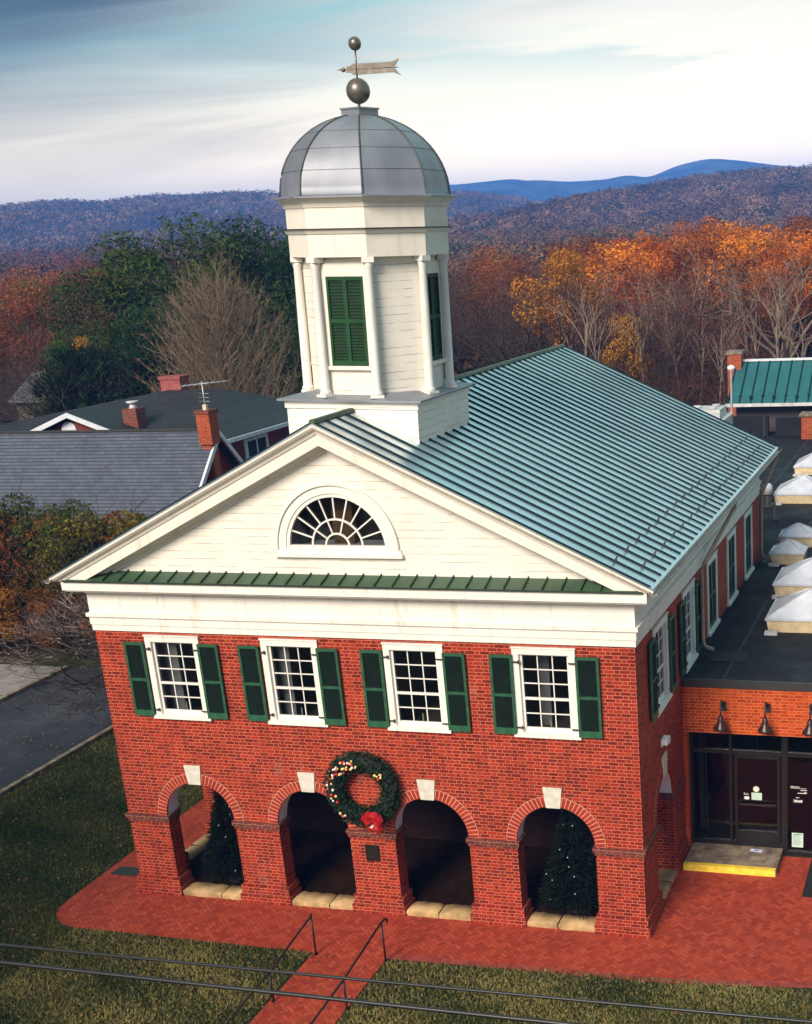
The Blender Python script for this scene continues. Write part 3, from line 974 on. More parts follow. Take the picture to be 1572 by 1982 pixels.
for zi in (4, 7, 10):
    r, z = prof[2 + zi]
    rr = [((r + .006) * math.cos(a8 + q * math.pi / 4), (r + .006) * math.sin(a8 + q * math.pi / 4), z) for q in range(9)]
    for p0, p1 in zip(rr, rr[1:]): ds.path([p0, p1], .0035, 4)
ds.build('dome_seams', M['dome_seam'], do)
cpro = None
for q in range(8):
    a = a8 + q * math.pi / 4
    if cpro is None:
        mb = MB()
        mb.lathe([(.12, .10), (.12, .15), (.10, .18), (.094, .21), (.088, 1.4), (.077, 2.50), (.088, 2.53), (.088, 2.56), (.108, 2.62)], 14)
        mb.box(-.135, .135, -.135, .135, .05, .10); mb.box(-.118, .118, -.118, .118, 2.62, 2.719)
        cpro = mb.build('column', M['white'], cup); o = cpro
    else:
        o = cpro.copy(); COL.objects.link(o)
    o.location = (1.475 * math.cos(a), 1.475 * math.sin(a), 0); o.rotation_euler = (0, 0, a)
lp = None
for q in range(4):
    a = -math.pi / 2 + q * math.pi / 2
    if lp is None:
        fx = 1.36 * math.cos(a8)
        mb = MB()
        for u0, u1 in ((-.50, -.40), (.40, .50)): mb.box(u0, u1, -.04, .02, .66, 2.60)
        mb.box(-.40, .40, -.04, .02, 2.36, 2.60); mb.box(-.52, .52, -.09, .02, .58, .655)
        lp = mb.build('louvered_window', M['cream'], cup)
        g = MB()
        for u0, u1 in ((-.395, -.345), (-.04, .04), (.345, .395)): g.box(u0, u1, -.05, 0, .66, 2.355)
        for z0, z1 in ((.66, .76), (1.48, 1.56), (2.29, 2.355)):
            for u0, u1 in ((-.345, -.04), (.04, .345)): g.box(u0, u1, -.049, 0, z0, z1)
        for z0, z1 in ((.76, 1.48), (1.56, 2.29)):
            n = 12
            for j in range(n):
                zc = z0 + (j + .5) * (z1 - z0) / n
                for u0, u1 in ((-.345, -.04), (.04, .345)):
                    g.box(u0, u1, -.017, .017, -.006, .006, 0, Matrix.Translation((0, -.02, zc)) @ Matrix.Rotation(R(40), 4, 'X'))
        g.box(-.36, .36, -.010, -.004, .7, 2.3, 1)  # dark sheet added so the louver gaps read as shaded
        g.build('louvers', [plain('louver_paint', (0.010, 0.055, 0.017), 0.5, var=0.3, spec=0.25), M['black_iron']], lp)
        o = lp
    else:
        o = copy_tree(lp, cup)
    o.location = (fx * math.cos(a), fx * math.sin(a), 0); o.rotation_euler = (0, 0, a + math.pi / 2)
bl = MB()
bl.path([(0, 0, 5.44), (0, 0, 5.6)], .03, 8); bl.ball((0, 0, 5.765), .235, 24)
bl.path([(0, 0, 6.0), (0, 0, 6.5)], .018, 8); bl.ball((0, 0, 6.60), .125, 20)
fin = bl.build('finial', M['ball'], cup)
vn = MB(); Z0 = 6.15
def plate(pts, t=.012): vn.loft([(x, -t, Z0 + z) for x, z in pts], [(x, t, Z0 + z) for x, z in pts])
plate([(-.22, -.055), (-.12, -.055), (-.08, -.10), (.76, -.085), (.93, -.15), (.80, -.02), (-.22, -.004)])
plate([(-.22, .004), (.80, .02), (.90, .155), (.74, .10), (-.08, .10), (-.12, .06), (-.22, .055)])
plate([(.78, -.012), (.92, .0), (.78, .012)])
vn.path([(-.26, 0, Z0), (.85, 0, Z0)], .014, 6)
vn.rings([[(-.44 + .0, .0, Z0), (-.44, .001, Z0), (-.44, 0, Z0 + .001)], [(-.33, -.015, Z0 - .02), (-.33, .015, Z0 - .02), (-.33, 0, Z0 + .028)]])
vn.ball((-.28, 0, Z0), .045, 10)
vn.build('weathervane_arrow', M['vane'], cup)

# ================================================================ ground, paving, road
nx, ny = 90, 110
gx = np.concatenate([np.linspace(-2600, -90, 34), np.linspace(-80, 60, 30), np.linspace(90, 900, 16)])
gy = np.concatenate([np.linspace(-80, 140, 26), np.linspace(160, 1000, 40), np.linspace(1100, 4200, 24)])
GX, GY = np.meshgrid(gx, gy)
RR = np.hypot(GX - 12, GY + 24)
def rise(r): return np.where(r > 190, (r - 190) * 0.021, 0.0)
GZ = rise(RR)
Vg = np.stack([GX, GY, GZ], -1).reshape(-1, 3)
w_ = len(gx)
I, J = np.meshgrid(np.arange(len(gy) - 1), np.arange(w_ - 1), indexing='ij')
q0 = (I * w_ + J).ravel()
tag(np_mesh('ground', Vg, np.stack([q0, q0 + 1, q0 + 1 + w_, q0 + w_], 1), M['ground']), kind='structure')

def sheet(name, polys, z, m, kind='structure'):
    mb = MB()
    for p in polys: mb.face([(x, y, z) for x, y in p])
    o = mb.build(name, m, None, recalc=False)
    return tag(o, kind=kind)
arc = [(-6.45 + 1.05 * math.cos(a), -.85 + 1.0 * math.sin(a)) for a in np.linspace(math.pi, 1.5 * math.pi, 8)]
sheet('brick_pavement', [[(-7.5, 15.4)] + [(-7.5, -.85)] + arc[1:] + [(-.7, -1.90), (6.9, -1.70), (9.6, -1.36), (18, -.5), (18, 4.2), (6, 4.2), (6, 15.4)]], .006, M['paver'])
sheet('brick_path', [[(-.68, -1.89), (.95, -1.85), (.95, -9.0), (-.68, -9.0)]], .012, M['paver'])
sheet('brick_edging', [[(.95, -1.86), (6.9, -1.72), (9.6, -1.38), (18, -.52), (18, -.30), (9.6, -1.16), (6.9, -1.5), (.95, -1.64)]], .011, M['edging'])
m_, k = mat('road_asphalt'); po = k.pos(); a_ = k.noise(po, .4, 7, .65); b_ = k.noise(po, 30, 3)
M['asphalt'] = finish(m_, k, k.ramp(k.m('ADD', k.m('MULTIPLY', a_, .7), k.m('MULTIPLY', b_, .3)), [(.35, (.012, .013, .018)), (.47, (.028, .029, .038)), (.53, (.036, .037, .047)), (.65, (.075, .075, .09))]), .85, 0, b_, .3, .01, .3)
sheet('road', [[(-19.0, -40), (-13.5, -40), (-13.5, 15.2), (-9, 15.2), (-9, 15.21), (-13.5, 19), (-19.0, 15.2)]], .006, M['asphalt'])
M['sidewalk'] = plain('sidewalk_concrete', (.25, .22, .20), .9, var=.3, scale=1.2)
sheet('sidewalk', [[(-24.5, -40), (-19.2, -40), (-19.2, 15.4), (-24.5, 15.4)]], .008, M['sidewalk'])
kb = MB(); kb.box(-13.49, -13.33, -40, 15.2, -.05, .13); kb.box(-19.19, -19.01, -40, 15.2, -.05, .13); kb.box(-13.32, -7.6, 15.45, 15.6, -.05, .12)
tag(kb.build('kerb', M['conc']), kind='structure')

rngn = np.random.default_rng(5)
def blades(n, boxes, avoid=None):
    P = []
    ar = np.array([(b[1] - b[0]) * (b[3] - b[2]) * b[4] for b in boxes]); cnt = (n * ar / ar.sum()).astype(int)
    for b, c in zip(boxes, cnt):
        P.append(np.stack([rngn.uniform(b[0], b[1], c), rngn.uniform(b[2], b[3], c)], 1))
    P = np.concatenate(P)
    ok = ~((P[:, 0] > -.75) & (P[:, 0] < 1.0) & (P[:, 1] < -1.8))
    ok &= ~((P[:, 0] > -7.55) & (P[:, 1] > -1.95 + np.clip(P[:, 0] - 1, 0, 99) * .05 + .06) & (P[:, 0] > -7.0))
    ok &= ~((P[:, 0] > -7.53) & (P[:, 1] > -.85))
    ok &= ~((np.hypot(P[:, 0] + 6.45, P[:, 1] + .85) < 1.02) | ((P[:, 0] > -6.5) & (P[:, 0] < 1) & (P[:, 1] > -1.88)))
    P = P[ok]; n = len(P)
    h = rngn.uniform(.03, .085, n); a = rngn.uniform(0, 2 * np.pi, n); w = rngn.uniform(.012, .026, n)
    ln = rngn.normal(0, .035, (n, 2))
    B0 = np.stack([P[:, 0] - w * np.cos(a), P[:, 1] - w * np.sin(a), np.zeros(n)], 1)
    B1 = np.stack([P[:, 0] + w * np.cos(a), P[:, 1] + w * np.sin(a), np.zeros(n)], 1)
    T_ = np.stack([P[:, 0] + ln[:, 0], P[:, 1] + ln[:, 1], h], 1)
    V = np.stack([B0, B1, T_], 1).reshape(-1, 3)
    pn = np.sin(P[:, 0] * 1.7 + np.sin(P[:, 1] * 2.1) * 1.3) * .5 + np.sin(P[:, 1] * 2.9 + P[:, 0] * .8) * .5 + rngn.normal(0, .7, n)
    t = np.clip(pn * .36 + .55, 0, 1)[:, None]
    t = np.where(P[:, 0:1] < -6.5, t * .45 - .05 + .25 * (np.sin(P[:, 0:1] * .9 + P[:, 1:2] * .55) > .75), t)
    c = (1 - t) * np.array([.018, .036, .008]) + t * np.array([.25, .205, .07])
    return V, np.arange(3 * n).reshape(-1, 3), c
V, F, c = blades(200000, [(-13.3, -7.4, -2, 15, .6), (-13.3, 12, -10, -6.5, .6), (-13.3, 12, -6.5, -1.2, 1.35)])
tag(np_mesh('grass', V, F, M['grass'], None, c), kind='stuff')
# fallen leaves on the lawn and verge
n = 3600
P = np.stack([np.where(rngn.random(n) < .4, rngn.uniform(-13.3, 12, n), rngn.uniform(-19.5, -7.5, n)), np.zeros(n)], 1)
P[:, 1] = np.where(P[:, 0] < -7.6, rngn.uniform(-6, 14, n), rngn.uniform(-6.5, -2, n))
a = rngn.uniform(0, 6.28, n); s_ = rngn.uniform(.02, .045, n); hz = np.where(P[:, 0] < -13.5, rngn.uniform(.025, .04, n), rngn.uniform(.05, .08, n))
V = np.stack([np.stack([P[:, 0] + s_ * np.cos(a + q * 2.09), P[:, 1] + s_ * np.sin(a + q * 2.09), hz + rngn.uniform(-.015, .015, n)], 1) for q in range(3)], 1).reshape(-1, 3)
tag(np_mesh('fallen_leaves', V, np.arange(3 * n).reshape(-1, 3), M['leaf'], None, np.array([[.30, .15, .07]]) * rngn.uniform(.5, 1.3, (n, 1))), kind='stuff')

# ================================================================ entrance wing
WG = empty('entrance_wing', (11, 4, 0), 'low flat-roofed brick entrance wing with dark glass doors beside the courthouse', 'building')
WGL = Vector((11, 4, 0))
def wb(mb, name, mats, par=WG, recalc=True):
    if par is WG:
        mb.v = [tuple(Vector(p) - WGL) for p in mb.v]
    return mb.build(name, mats, par, recalc=recalc)
WX0, WX1, WY0, WY1, WZ = 6.13, 18.0, 4.05, 42.5, 4.28
b = MB()
b.box(6.004, WX1, WY0, WY0 + .35, 3.04, 4.17)
b.box(WX1 - .3, WX1, WY0 + .36, WY1, 0, 4.17)
b.box(10.6, WX1 - .31, WY0 + .01, WY0 + .34, 0, 3.039)
b.box(-5.9, WX1 - .31, WY1 - .3, WY1, 0, 4.17); b.box(-5.9, -5.6, 16.6, WY1 - .31, 0, 4.17)
b.box(6.004, 6.10, WY0 + .02, WY0 + .33, 0, 3.03)
wb(b, 'brick_wall', M['brick_orange'])
b = MB()
b.box(6.004, WX1, WY0 - .03, 15.62, 4.175, WZ); b.box(-5.95, WX1, 15.625, WY1, 4.174, WZ - .001)
b.box(6.004, 6.09, WY0 + .3, 15.6, WZ, WZ + .06)
b.box(6.004, WX1, WY0 - .045, WY0 + .05, 4.14, WZ + .035, 1)
wb(b, 'flat_roof', [M['membrane'], M['iron']])
b = MB(); b.box(6.35, 7.2, 5.45, 6.25, WZ + .001, WZ + .02)
wb(b, 'roof_drain', M['black_rubber'])
b = MB()                                                # soffit and vestibule, indoor gloom put into near-black colours
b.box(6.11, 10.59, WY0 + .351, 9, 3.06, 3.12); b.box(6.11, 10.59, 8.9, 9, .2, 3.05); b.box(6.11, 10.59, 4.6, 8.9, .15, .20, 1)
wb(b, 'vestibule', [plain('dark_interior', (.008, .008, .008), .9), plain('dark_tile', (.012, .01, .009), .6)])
b = MB()
for x0, x1 in ((6.101, 6.17), (7.02, 7.08), (8.22, 8.36), (9.35, 9.42), (10.5, 10.59)):
    b.box(x0, x1, 4.28, 4.38, .0 if x0 > 8 else .166, 3.04)
for x0, x1 in ((6.171, 7.019), (7.081, 8.219), (8.361, 9.349), (9.421, 10.499)):
    b.box(x0, x1, 4.285, 4.375, 2.46, 2.55); b.box(x0, x1, 4.285, 4.375, 2.97, 3.039)
    zb_ = .17 if x0 < 8.3 else .0
    b.box(x0, x1, 4.285, 4.375, zb_, zb_ + .10)
sf = wb(b, 'storefront_frame', M['bronze'])
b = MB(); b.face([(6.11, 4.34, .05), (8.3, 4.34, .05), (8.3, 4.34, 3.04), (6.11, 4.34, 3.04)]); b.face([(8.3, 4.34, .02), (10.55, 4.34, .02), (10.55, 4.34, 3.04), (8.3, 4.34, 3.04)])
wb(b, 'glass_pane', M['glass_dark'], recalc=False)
b = MB()
for x0, x1 in ((7.14, 7.20), (8.12, 8.18)): b.box(x0, x1, 4.30, 4.36, .275, 2.45)
b.box(7.201, 8.119, 4.30, 4.36, .275, .55); b.box(7.201, 8.119, 4.30, 4.36, 2.36, 2.45)
dr = wb(b, 'glass_door', M['bronze'])
b = MB(); b.box(7.22, 8.10, 4.22, 4.26, 1.22, 1.26); b.box(7.24, 7.27, 4.22, 4.30, 1.22, 1.26); b.box(8.06, 8.09, 4.22, 4.30, 1.22, 1.26)
b.v = [tuple(Vector(p) - WGL) for p in b.v]
b.build('push_bar', M['lamp'], dr)
b = MB(); b.box(6.18, 6.30, 4.9, 4.98, .25, 3.0); b.box(6.33, 6.37, 4.9, 4.98, .25, 3.0); b.box(7.15, 7.85, 6.3, 6.36, 2.35, 2.42, 1); b.box(7.33, 7.35, 6.3, 6.32, 1.7, 2.35); b.box(6.7, 6.95, 5.3, 5.5, .202, .206)
wb(b, 'inner_fittings', [M['plaster'], plain('dark_wood', (.16, .05, .02), .7)])

# skylights on the flat roof
m_, k = mat('skylight_acrylic'); n_ = k.noise(k.pos(), 2.5, 5, .6); zf = k.smooth(k.noise(k.pos(), 6, 4, .7), .58, .75)
M['skylight'] = finish(m_, k, k.mix(k.m('MULTIPLY', zf, .35), k.ramp(n_, [(.3, (.50, .50, .56)), (.7, (.66, .67, .74))]), (.28, .27, .28)), .25, 0, n_, .05, .01, .5)
M['curb'] = plain('skylight_curb', (.66, .52, .32), .6, var=.25)
M['flash'] = plain('roof_flashing', (.5, .5, .5), .6, var=.3)
for x0, y0, w, d_, h in ((7.35, 7.95, 1.95, 1.9, .62), (7.05, 11.35, 1.9, 1.9, .60), (6.42, 15.0, 1.0, 1.0, .36), (6.38, 17.3, 1.05, 1.0, .36), (5.22, 24.3, 1.9, 1.9, .62), (5.2, 30.2, 1.9, 1.9, .6)):
    b = MB()
    zc = WZ + .36; h *= .85
    b.loft([(x0, y0, zc), (x0 + w, y0, zc), (x0 + w, y0 + d_, zc), (x0, y0 + d_, zc)], [(x0 + w / 2 - .01, y0 + d_ / 2 - .01, zc + h), (x0 + w / 2 + .01, y0 + d_ / 2 - .01, zc + h), (x0 + w / 2 + .01, y0 + d_ / 2 + .01, zc + h), (x0 + w / 2 - .01, y0 + d_ / 2 + .01, zc + h)])
    b.box(x0 - .03, x0 + w + .03, y0 - .03, y0 + d_ + .03, zc - .05, zc - .001)
    c4 = [(x0, y0), (x0 + w, y0), (x0 + w, y0 + d_), (x0, y0 + d_)]; ap = (x0 + w / 2, y0 + d_ / 2, zc + h + .012)
    for p in c4: b.path([(p[0], p[1], zc + .012), ap], .016, 5)
    so = wb(b, 'skylight', M['skylight'])
    b = MB(); e = .0
    b.loft([(x0 + e + .05, y0 + e + .05, WZ - .01), (x0 + w - e - .05, y0 + e + .05, WZ - .01), (x0 + w - e - .05, y0 + d_ - e - .05, WZ - .01), (x0 + e + .05, y0 + d_ - e - .05, WZ - .01)],
           [(x0 + e, y0 + e, zc - .051), (x0 + w - e, y0 + e, zc - .051), (x0 + w - e, y0 + d_ - e, zc - .051), (x0 + e, y0 + d_ - e, zc - .051)])
    b.box(x0 - .02, x0 + .3, y0 - .25, y0 - .02, WZ, WZ + .07, 1)
    b.v = [tuple(Vector(p) - WGL) for p in b.v]
    b.build('curb', [M['curb'], M['flash']], so)
def vent(x, y, h, r, capr=None):
    b = MB()
    b.lathe([(r * 2.6, WZ), (r * 2.2, WZ + .05), (r, WZ + .12), (r, WZ + h)], 12, (x, y))
    if capr: b.lathe([(capr, WZ + h - .02), (capr, WZ + h + .28), (capr * .6, WZ + h + .36)], 12, (x, y), 0, 1)
    wb(b, 'vent_pipe', [M['iron'], M['flash']])
vent(5.65, 21.4, .62, .05); vent(5.05, 23.9, .45, .12, .17); vent(7.9, 15.6, .4, .1, .2)
b = MB(); b.lathe([(.05, WZ), (.05, 8.4), (.16, 8.45), (.16, 8.55), (.03, 8.62)], 10, (2.55, 31.0))
wb(b, 'flue_pipe', M['white_plastic'])
b = MB(); b.box(4.3, 6.2, 39.9, 40.8, WZ, 5.35); b.box(4.2, 6.3, 39.8, 40.9, 5.351, 5.45, 1)
wb(b, 'brick_chimney_stack', [M['chimney_brick'], M['conc']])
b = MB()
b.box(-1.2, 2.55, 41.2, 41.5, WZ, 5.2); b.box(2.9, 6, 41.2, 41.5, WZ, 5.1)
wb(b, 'parapet', M['membrane'])

H = empty('rooftop_air_unit', (2.0, 30, WZ), 'pale boxy air conditioning unit standing on the flat roof behind the ridge', 'air unit')
b = MB(); b.box(-1.7, .55, -1.2, 1.2, .4, 2.35); b.box(-1.75, .6, -1.25, 1.25, 2.351, 2.42)
b.box(-1.2, .35, -.6, .9, 2.421, 2.75); b.box(-1.6, .45, -1.1, 1.1, .0, .399, 1)
for q in range(3): b.box(.551, .57, -1.0 + q * .7, -.45 + q * .7, .7, 2.1, 1)
b.build('casing', [plain('pale_metal', (.50, .52, .50), .5), M['flash']], H)
b = MB()
for x_, y_ in ((.0, -.3), (.0, .5), (-.7, .1)):
    b = MB(); b.lathe([(.16, 2.751), (.16, 2.85)], 12, (x_, y_)); b.build('fan_guard', M['flash'], H)
for x_ in (-.3, .25):
    b = MB(); b.box(x_ - .18, x_ + .16, -1.0, -.7, 2.421, 2.64); b.build('duct_box', M['flash'], H)

# wall lamps over the doors
lamp0 = None
for x_, lb in ((6.96, 'gooseneck barn lamp on the orange brick band, next to the courthouse corner'), (7.95, 'gooseneck barn lamp over the doors, between two like it'), (8.93, 'gooseneck barn lamp farthest from the courthouse corner')):
    if lamp0 is None:
        lamp0 = empty('wall_lamp', (0, 0, 0), lb, 'lamp', 'gooseneck lamps on the brick band')
        b = MB(); b.lathe([(.165, 3.30), (.17, 3.31), (.155, 3.36), (.10, 3.43), (.065, 3.52), (.055, 3.60), (.03, 3.63)], 20, (0, -.40)); b.lathe([(.10, 3.302), (.05, 3.301)], 12, (0, -.40), 0, 0)
        b.build('shade', M['lamp'], lamp0)
        b = MB(); b.path([(0, -.03, 3.72), (0, -.12, 3.86), (0, -.26, 3.93), (0, -.37, 3.87), (0, -.40, 3.74), (0, -.40, 3.6)], .022, 8)
        b.box(-.06, .06, -.05, 0, 3.62, 3.82)
        b.build('gooseneck_arm', M['iron'], lamp0)
        L_ = lamp0
    else:
        L_ = copy_tree(lamp0); tag(L_, lb)
    L_.location = (x_, WY0 - .001, -.01)

# notices and papers
def letters(parent, txt, x, y, z, size, m, align='LEFT', ex=.0015):
    c = bpy.data.curves.new('lettering', 'FONT'); c.body = txt; c.size = size; c.align_x = align; c.extrude = ex
    c.materials.append(m)
    o = bpy.data.objects.new('lettering', c); COL.objects.link(o)
    o.location = (x, y, z); o.rotation_euler = (R(90), 0, 0); o.parent = parent
    return o
def notice(name, x0, x1, z0, z1, m, label, cat, lines=0):
    b = MB(); b.box(-(x1 - x0) / 2, (x1 - x0) / 2, -.004, 0, 0, z1 - z0)
    o = b.build(name, m); o.location = ((x0 + x1) / 2, 4.333 if x0 > 8.3 or True else 4.3, z0)
    tag(o, label, cat)
    if lines:
        p = MB(); hh = (z1 - z0)
        p.box(-(x1 - x0) * .36, (x1 - x0) * .36, -.006, -.0045, hh * .88, hh * .93)
        for q in range(lines):
            p.box(-(x1 - x0) * .42, (x1 - x0) * random.Random(q).uniform(.2, .42), -.006, -.0045, hh * (.8 - .7 * q / lines), hh * (.8 - .7 * q / lines) + .006)
        p.build('print', M['ink'], o)
    return o
nt = notice('paper_notice', 7.52, 7.76, 1.33, 1.51, M['paper_green'], 'pale green sheet taped to the glass door under the round seal', 'notice')
nt = notice('posted_notice', 8.45, 8.71, .20, .56, M['paper_green'], 'pale green printed notice low on the side glass panel', 'notice', 9)
b = MB(); b.lathe([(.075, -.004), (.075, 0)], 20); b.lathe([(.05, -.006), (.05, -.0045)], 20, (0, 0), 0, 1)
b.v = [(x, z, y) for x, y, z in b.v]
o = b.build('round_seal', [M['gold'], M['paper']]); o.location = (7.63, 4.333, 1.60); tag(o, 'round pale gold seal stuck on the dark glass door', 'sticker')
b = MB(); b.lathe([(.065, -.004), (.065, 0)], 20); b.v = [(x, z, y * .65) for x, y, z in b.v]
o = b.build('oval_sticker', M['paper']); o.location = (7.41, 4.333, 1.37); tag(o, 'white oval sticker on the door glass beside the green sheet', 'sticker')
o = letters(None, 'Exit', 7.34, 4.33, 1.445, .075, M['paper']); bpy.context.view_layer.update(); me_ = bpy.data.meshes.new_from_object(o.evaluated_get(bpy.context.evaluated_depsgraph_get())); o2 = bpy.data.objects.new('door_lettering', me_); COL.objects.link(o2); o2.matrix_world = o.matrix_world; bpy.data.objects.remove(o); o = o2; tag(o, 'small white word Exit lettered on the door glass', 'lettering')
# side glass lettering is too small to read in the photograph: ruled white strokes of the same size
b = MB(); rr_ = random.Random(3)
def strokes(x0, x1, z, h):
    x_ = x0
    while x_ < x1:
        w = rr_.uniform(.008, .02); b.box(x_, min(x_ + w, x1), -.003, 0, z, z + h * rr_.uniform(.6, 1)); x_ += w + rr_.uniform(.004, .010)
strokes(8.42, 8.62, 1.70, .028); b.box(8.42, 8.78, -.003, 0, 1.675, 1.682)
strokes(8.65, 8.79, 1.625, .026); strokes(8.72, 8.79, 1.575, .02); b.box(8.58, 8.79, -.003, 0, 1.555, 1.568)
strokes(8.54, 8.62, 1.44, .018); b.box(8.49, 8.495, -.003, 0, 1.34, 1.41); strokes(8.51, 8.69, 1.345, .06); b.box(8.49, 8.69, -.003, 0, 1.33, 1.337)
o = b.build('window_lettering', M['paper']); o.location = (0, 4.333, 0); tag(o, 'small white lettering in rows on the side glass panel', 'lettering')
b = MB(); b.box(-.14, .14, -.07, .07, 0, .004); b.box(-.05, .06, -.02, .02, .0045, .0055, 1)
o = b.build('dropped_paper', [plain('blueish_paper', (.62, .66, .86), .8, var=.05), M['ink']]); o.location = (7.66, 4.06, .167); o.rotation_euler = (0, 0, R(-8)); tag(o, 'white leaflet lying on the concrete doorstep', 'paper')

ST = empty('door_step', (7.15, 3.6, 0), 'worn concrete doorstep with a yellow painted front edge', 'step')
b = MB(); b.box(-1.02, 1.10, -.46, .68, 0, .165); b.build('slab', M['conc'], ST)
b = MB(); b.box(-1.022, 1.08, -.485, -.461, .0, .163); b.box(-1.02, 1.08, -.48, -.36, .1655, .168); b.build('painted_edge', M['yellow'], ST)
b = MB(); b.box(-.85, .85, -.93, .93, 0, .018); b.box(-.80, .80, -.88, .88, .018, .024)
o = b.build('door_mat', M['black_rubber']); o.location = (9.78, 3.2, .0125); tag(o, 'large black rubber mat on the red brick paving by the doors', 'mat')

SC = empty('security_camera', (6.0, 1.95, 3.60), 'small white security camera on the side wall above the side arch', 'camera')
b = MB(); b.box(.02, .16, -.16, .16, -.02, .09); b.lathe([(.06, -.07), (.085, -.02)], 12, (.09, .1)); b.build('housing', M['white_plastic'], SC)
b = MB(); b.box(0, .03, -.08, .08, -.10, .03); b.build('bracket', M['white_plastic'], SC)
b = MB(); b.box(-.55, .55, -.21, .21, 0, .012)
for q in range(11): b.box(-.5 + q * .1 - .03, -.5 + q * .1 + .03, -.18, .18, .0125, .018)
o = b.build('floor_grate', M['iron']); o.location = (-6.75, .82, .01); tag(o, 'dark iron grate set in the paving by the corner pier', 'grate')
b = MB(); b.box(-.15, .15, -.02, 0, -.175, .175); b.box(-.165, .165, -.016, 0, -.19, .19); 
for q in range(6): b.box(-.11, .11, -.022, -.0205, .10 - q * .04, .112 - q * .04, 1)
o = b.build('plaque', [M['bronze'], plain('raised_bronze', (.05, .04, .025), .4, .5)]); o.location = (-.03, -.001, 1.45); tag(o, 'square dark bronze plaque on the middle brick pier', 'plaque')

# handrails
def handrail(x, hook, label):
    r_ = empty('handrail', (x, -1.95, 0), label, 'handrail', None)
    b = MB()
    pts = [(0, 3.0 * 0 - 5.4, .25)] if False else [(0, -6.0, .18), (0, -3.5, .54), (0, -1.83, .66), (0, -.02, .90)]
    if hook: pts += [(0, .12, .90), (0, .25, .85), (0, .27, .76)]
    else: pts += [(0, .03, .94)]
    b.path(pts, .024, 8); b.build('top_rail', M['black_iron'], r_)
    for y_, z_ in ((0, .90), (-1.82, .67), (-3.6, .53)):
        b = MB(); b.path([(0, y_, -.05), (0, y_, z_)], .021, 8); b.lathe([(.05, .0), (.05, .012)], 8, (0, y_)); b.build('post', M['black_iron'], r_)
handrail(-.60, False, 'black iron handrail along the brick path, with a plain pointed top end')
handrail(.97, True, 'black iron handrail beside the brick path with a hooked scroll top end')

# power lines
def cable(name, a, b_, rad, sag, label):
    a, b_ = Vector(a), Vector(b_); d_ = b_ - a
    pts = []
    for q in range(41):
        t = -2.6 + 6.2 * q / 40
        p = a + d_ * t; p.z += sag * ((t - .5) ** 2 - .25)
        pts.append(p)
    mb = MB(); mb.path(pts, rad, 6)
    tag(mb.build(name, M['cable']), label, 'cable', 'cables over the lawn')
cable('power_line', (-.863, -10, 4.747), (10.54, -10, 4.873), .021, .05, 'thinner black cable stretched over the lawn, the higher of the pair')
cable('power_line', (-.93, -10.0, 4.457), (10.2, -9.7, 4.28), .030, .05, 'thicker black cable stretched over the lawn, the lower of the pair')

# wreath
WR = empty('wreath', (0.0, -.02, 3.02), 'big green Christmas wreath with lights and a red bow on the brick wall', 'wreath')
rw = np.random.default_rng(11)
n = 4200
th = rw.uniform(0, 2 * np.pi, n); ph = rw.uniform(0, 2 * np.pi, n); rr2 = .225 * np.sqrt(rw.uniform(.2, 1.1, n))
R0 = .64
C_ = np.stack([(R0 + rr2 * np.cos(ph)) * np.cos(th), -.18 + rr2 * np.sin(ph) * .85, (R0 + rr2 * np.cos(ph)) * np.sin(th)], 1)
dirs = rw.normal(0, 1, (n, 3)); dirs /= np.linalg.norm(dirs, axis=1)[:, None]
sd = np.cross(dirs, rw.normal(0, 1, (n, 3))); sd /= np.linalg.norm(sd, axis=1)[:, None]
l_ = rw.uniform(.05, .10, n)[:, None]; w2 = rw.uniform(.012, .028, n)[:, None]
V = np.stack([C_ - sd * w2, C_ + sd * w2, C_ + dirs * l_], 1).reshape(-1, 3)
V[:, 1] = np.minimum(V[:, 1], .0)
cc = np.array([[.010, .030, .014]]) * rw.uniform(.4, 2.6, (n, 1))
np_mesh('greenery', V, np.arange(3 * n).reshape(-1, 3), M['leaf'], WR, cc)
b = MB(); b.rings([[((.64 + .15 * math.cos(q2)) * math.cos(q1), -.17 + .13 * math.sin(q2), (.64 + .15 * math.cos(q2)) * math.sin(q1)) for q2 in np.linspace(0, 2 * math.pi, 9)[:-1]] for q1 in np.linspace(0, 2 * math.pi, 33)], 0, False, True)
b.build('core', M['black_rubber'], WR)
om = [plain('cream_ornament', (.80, .60, .22), .3, var=.1), plain('white_ornament', (.85, .82, .78), .3, var=.1), plain('red_ornament', (.55, .03, .03), .25, var=.2)]
op = []
for m_ in om:
    b = MB(); b.ball((0, 0, 0), .026, 8); o = b.build('ornament', m_, WR); op.append(o)
orr = random.Random(8); used = set()
spots = [(orr.uniform(88, 205), orr.uniform(.52, .74)) for _ in range(44)] + [(40 + orr.uniform(-6, 6), .66 + orr.uniform(-.06, .06)) for _ in range(6)] + [(231 + orr.uniform(-5, 5), .70 + orr.uniform(-.05, .05)) for _ in range(5)]
for i, (ad, r_) in enumerate(spots):
    kx = orr.choice((0, 0, 0, 1, 2, 2))
    o = op[kx] if kx not in used else op[kx].copy()
    if kx in used: COL.objects.link(o)
    used.add(kx)
    o.location = (r_ * math.cos(R(ad)), -.40 + orr.uniform(-.02, .03) + abs(r_ - .64) * .4, r_ * math.sin(R(ad)))
    o.scale = (1,) * 3 if orr.random() < .6 else (1.25,) * 3
b = MB()
bx, bz = .30, -.56
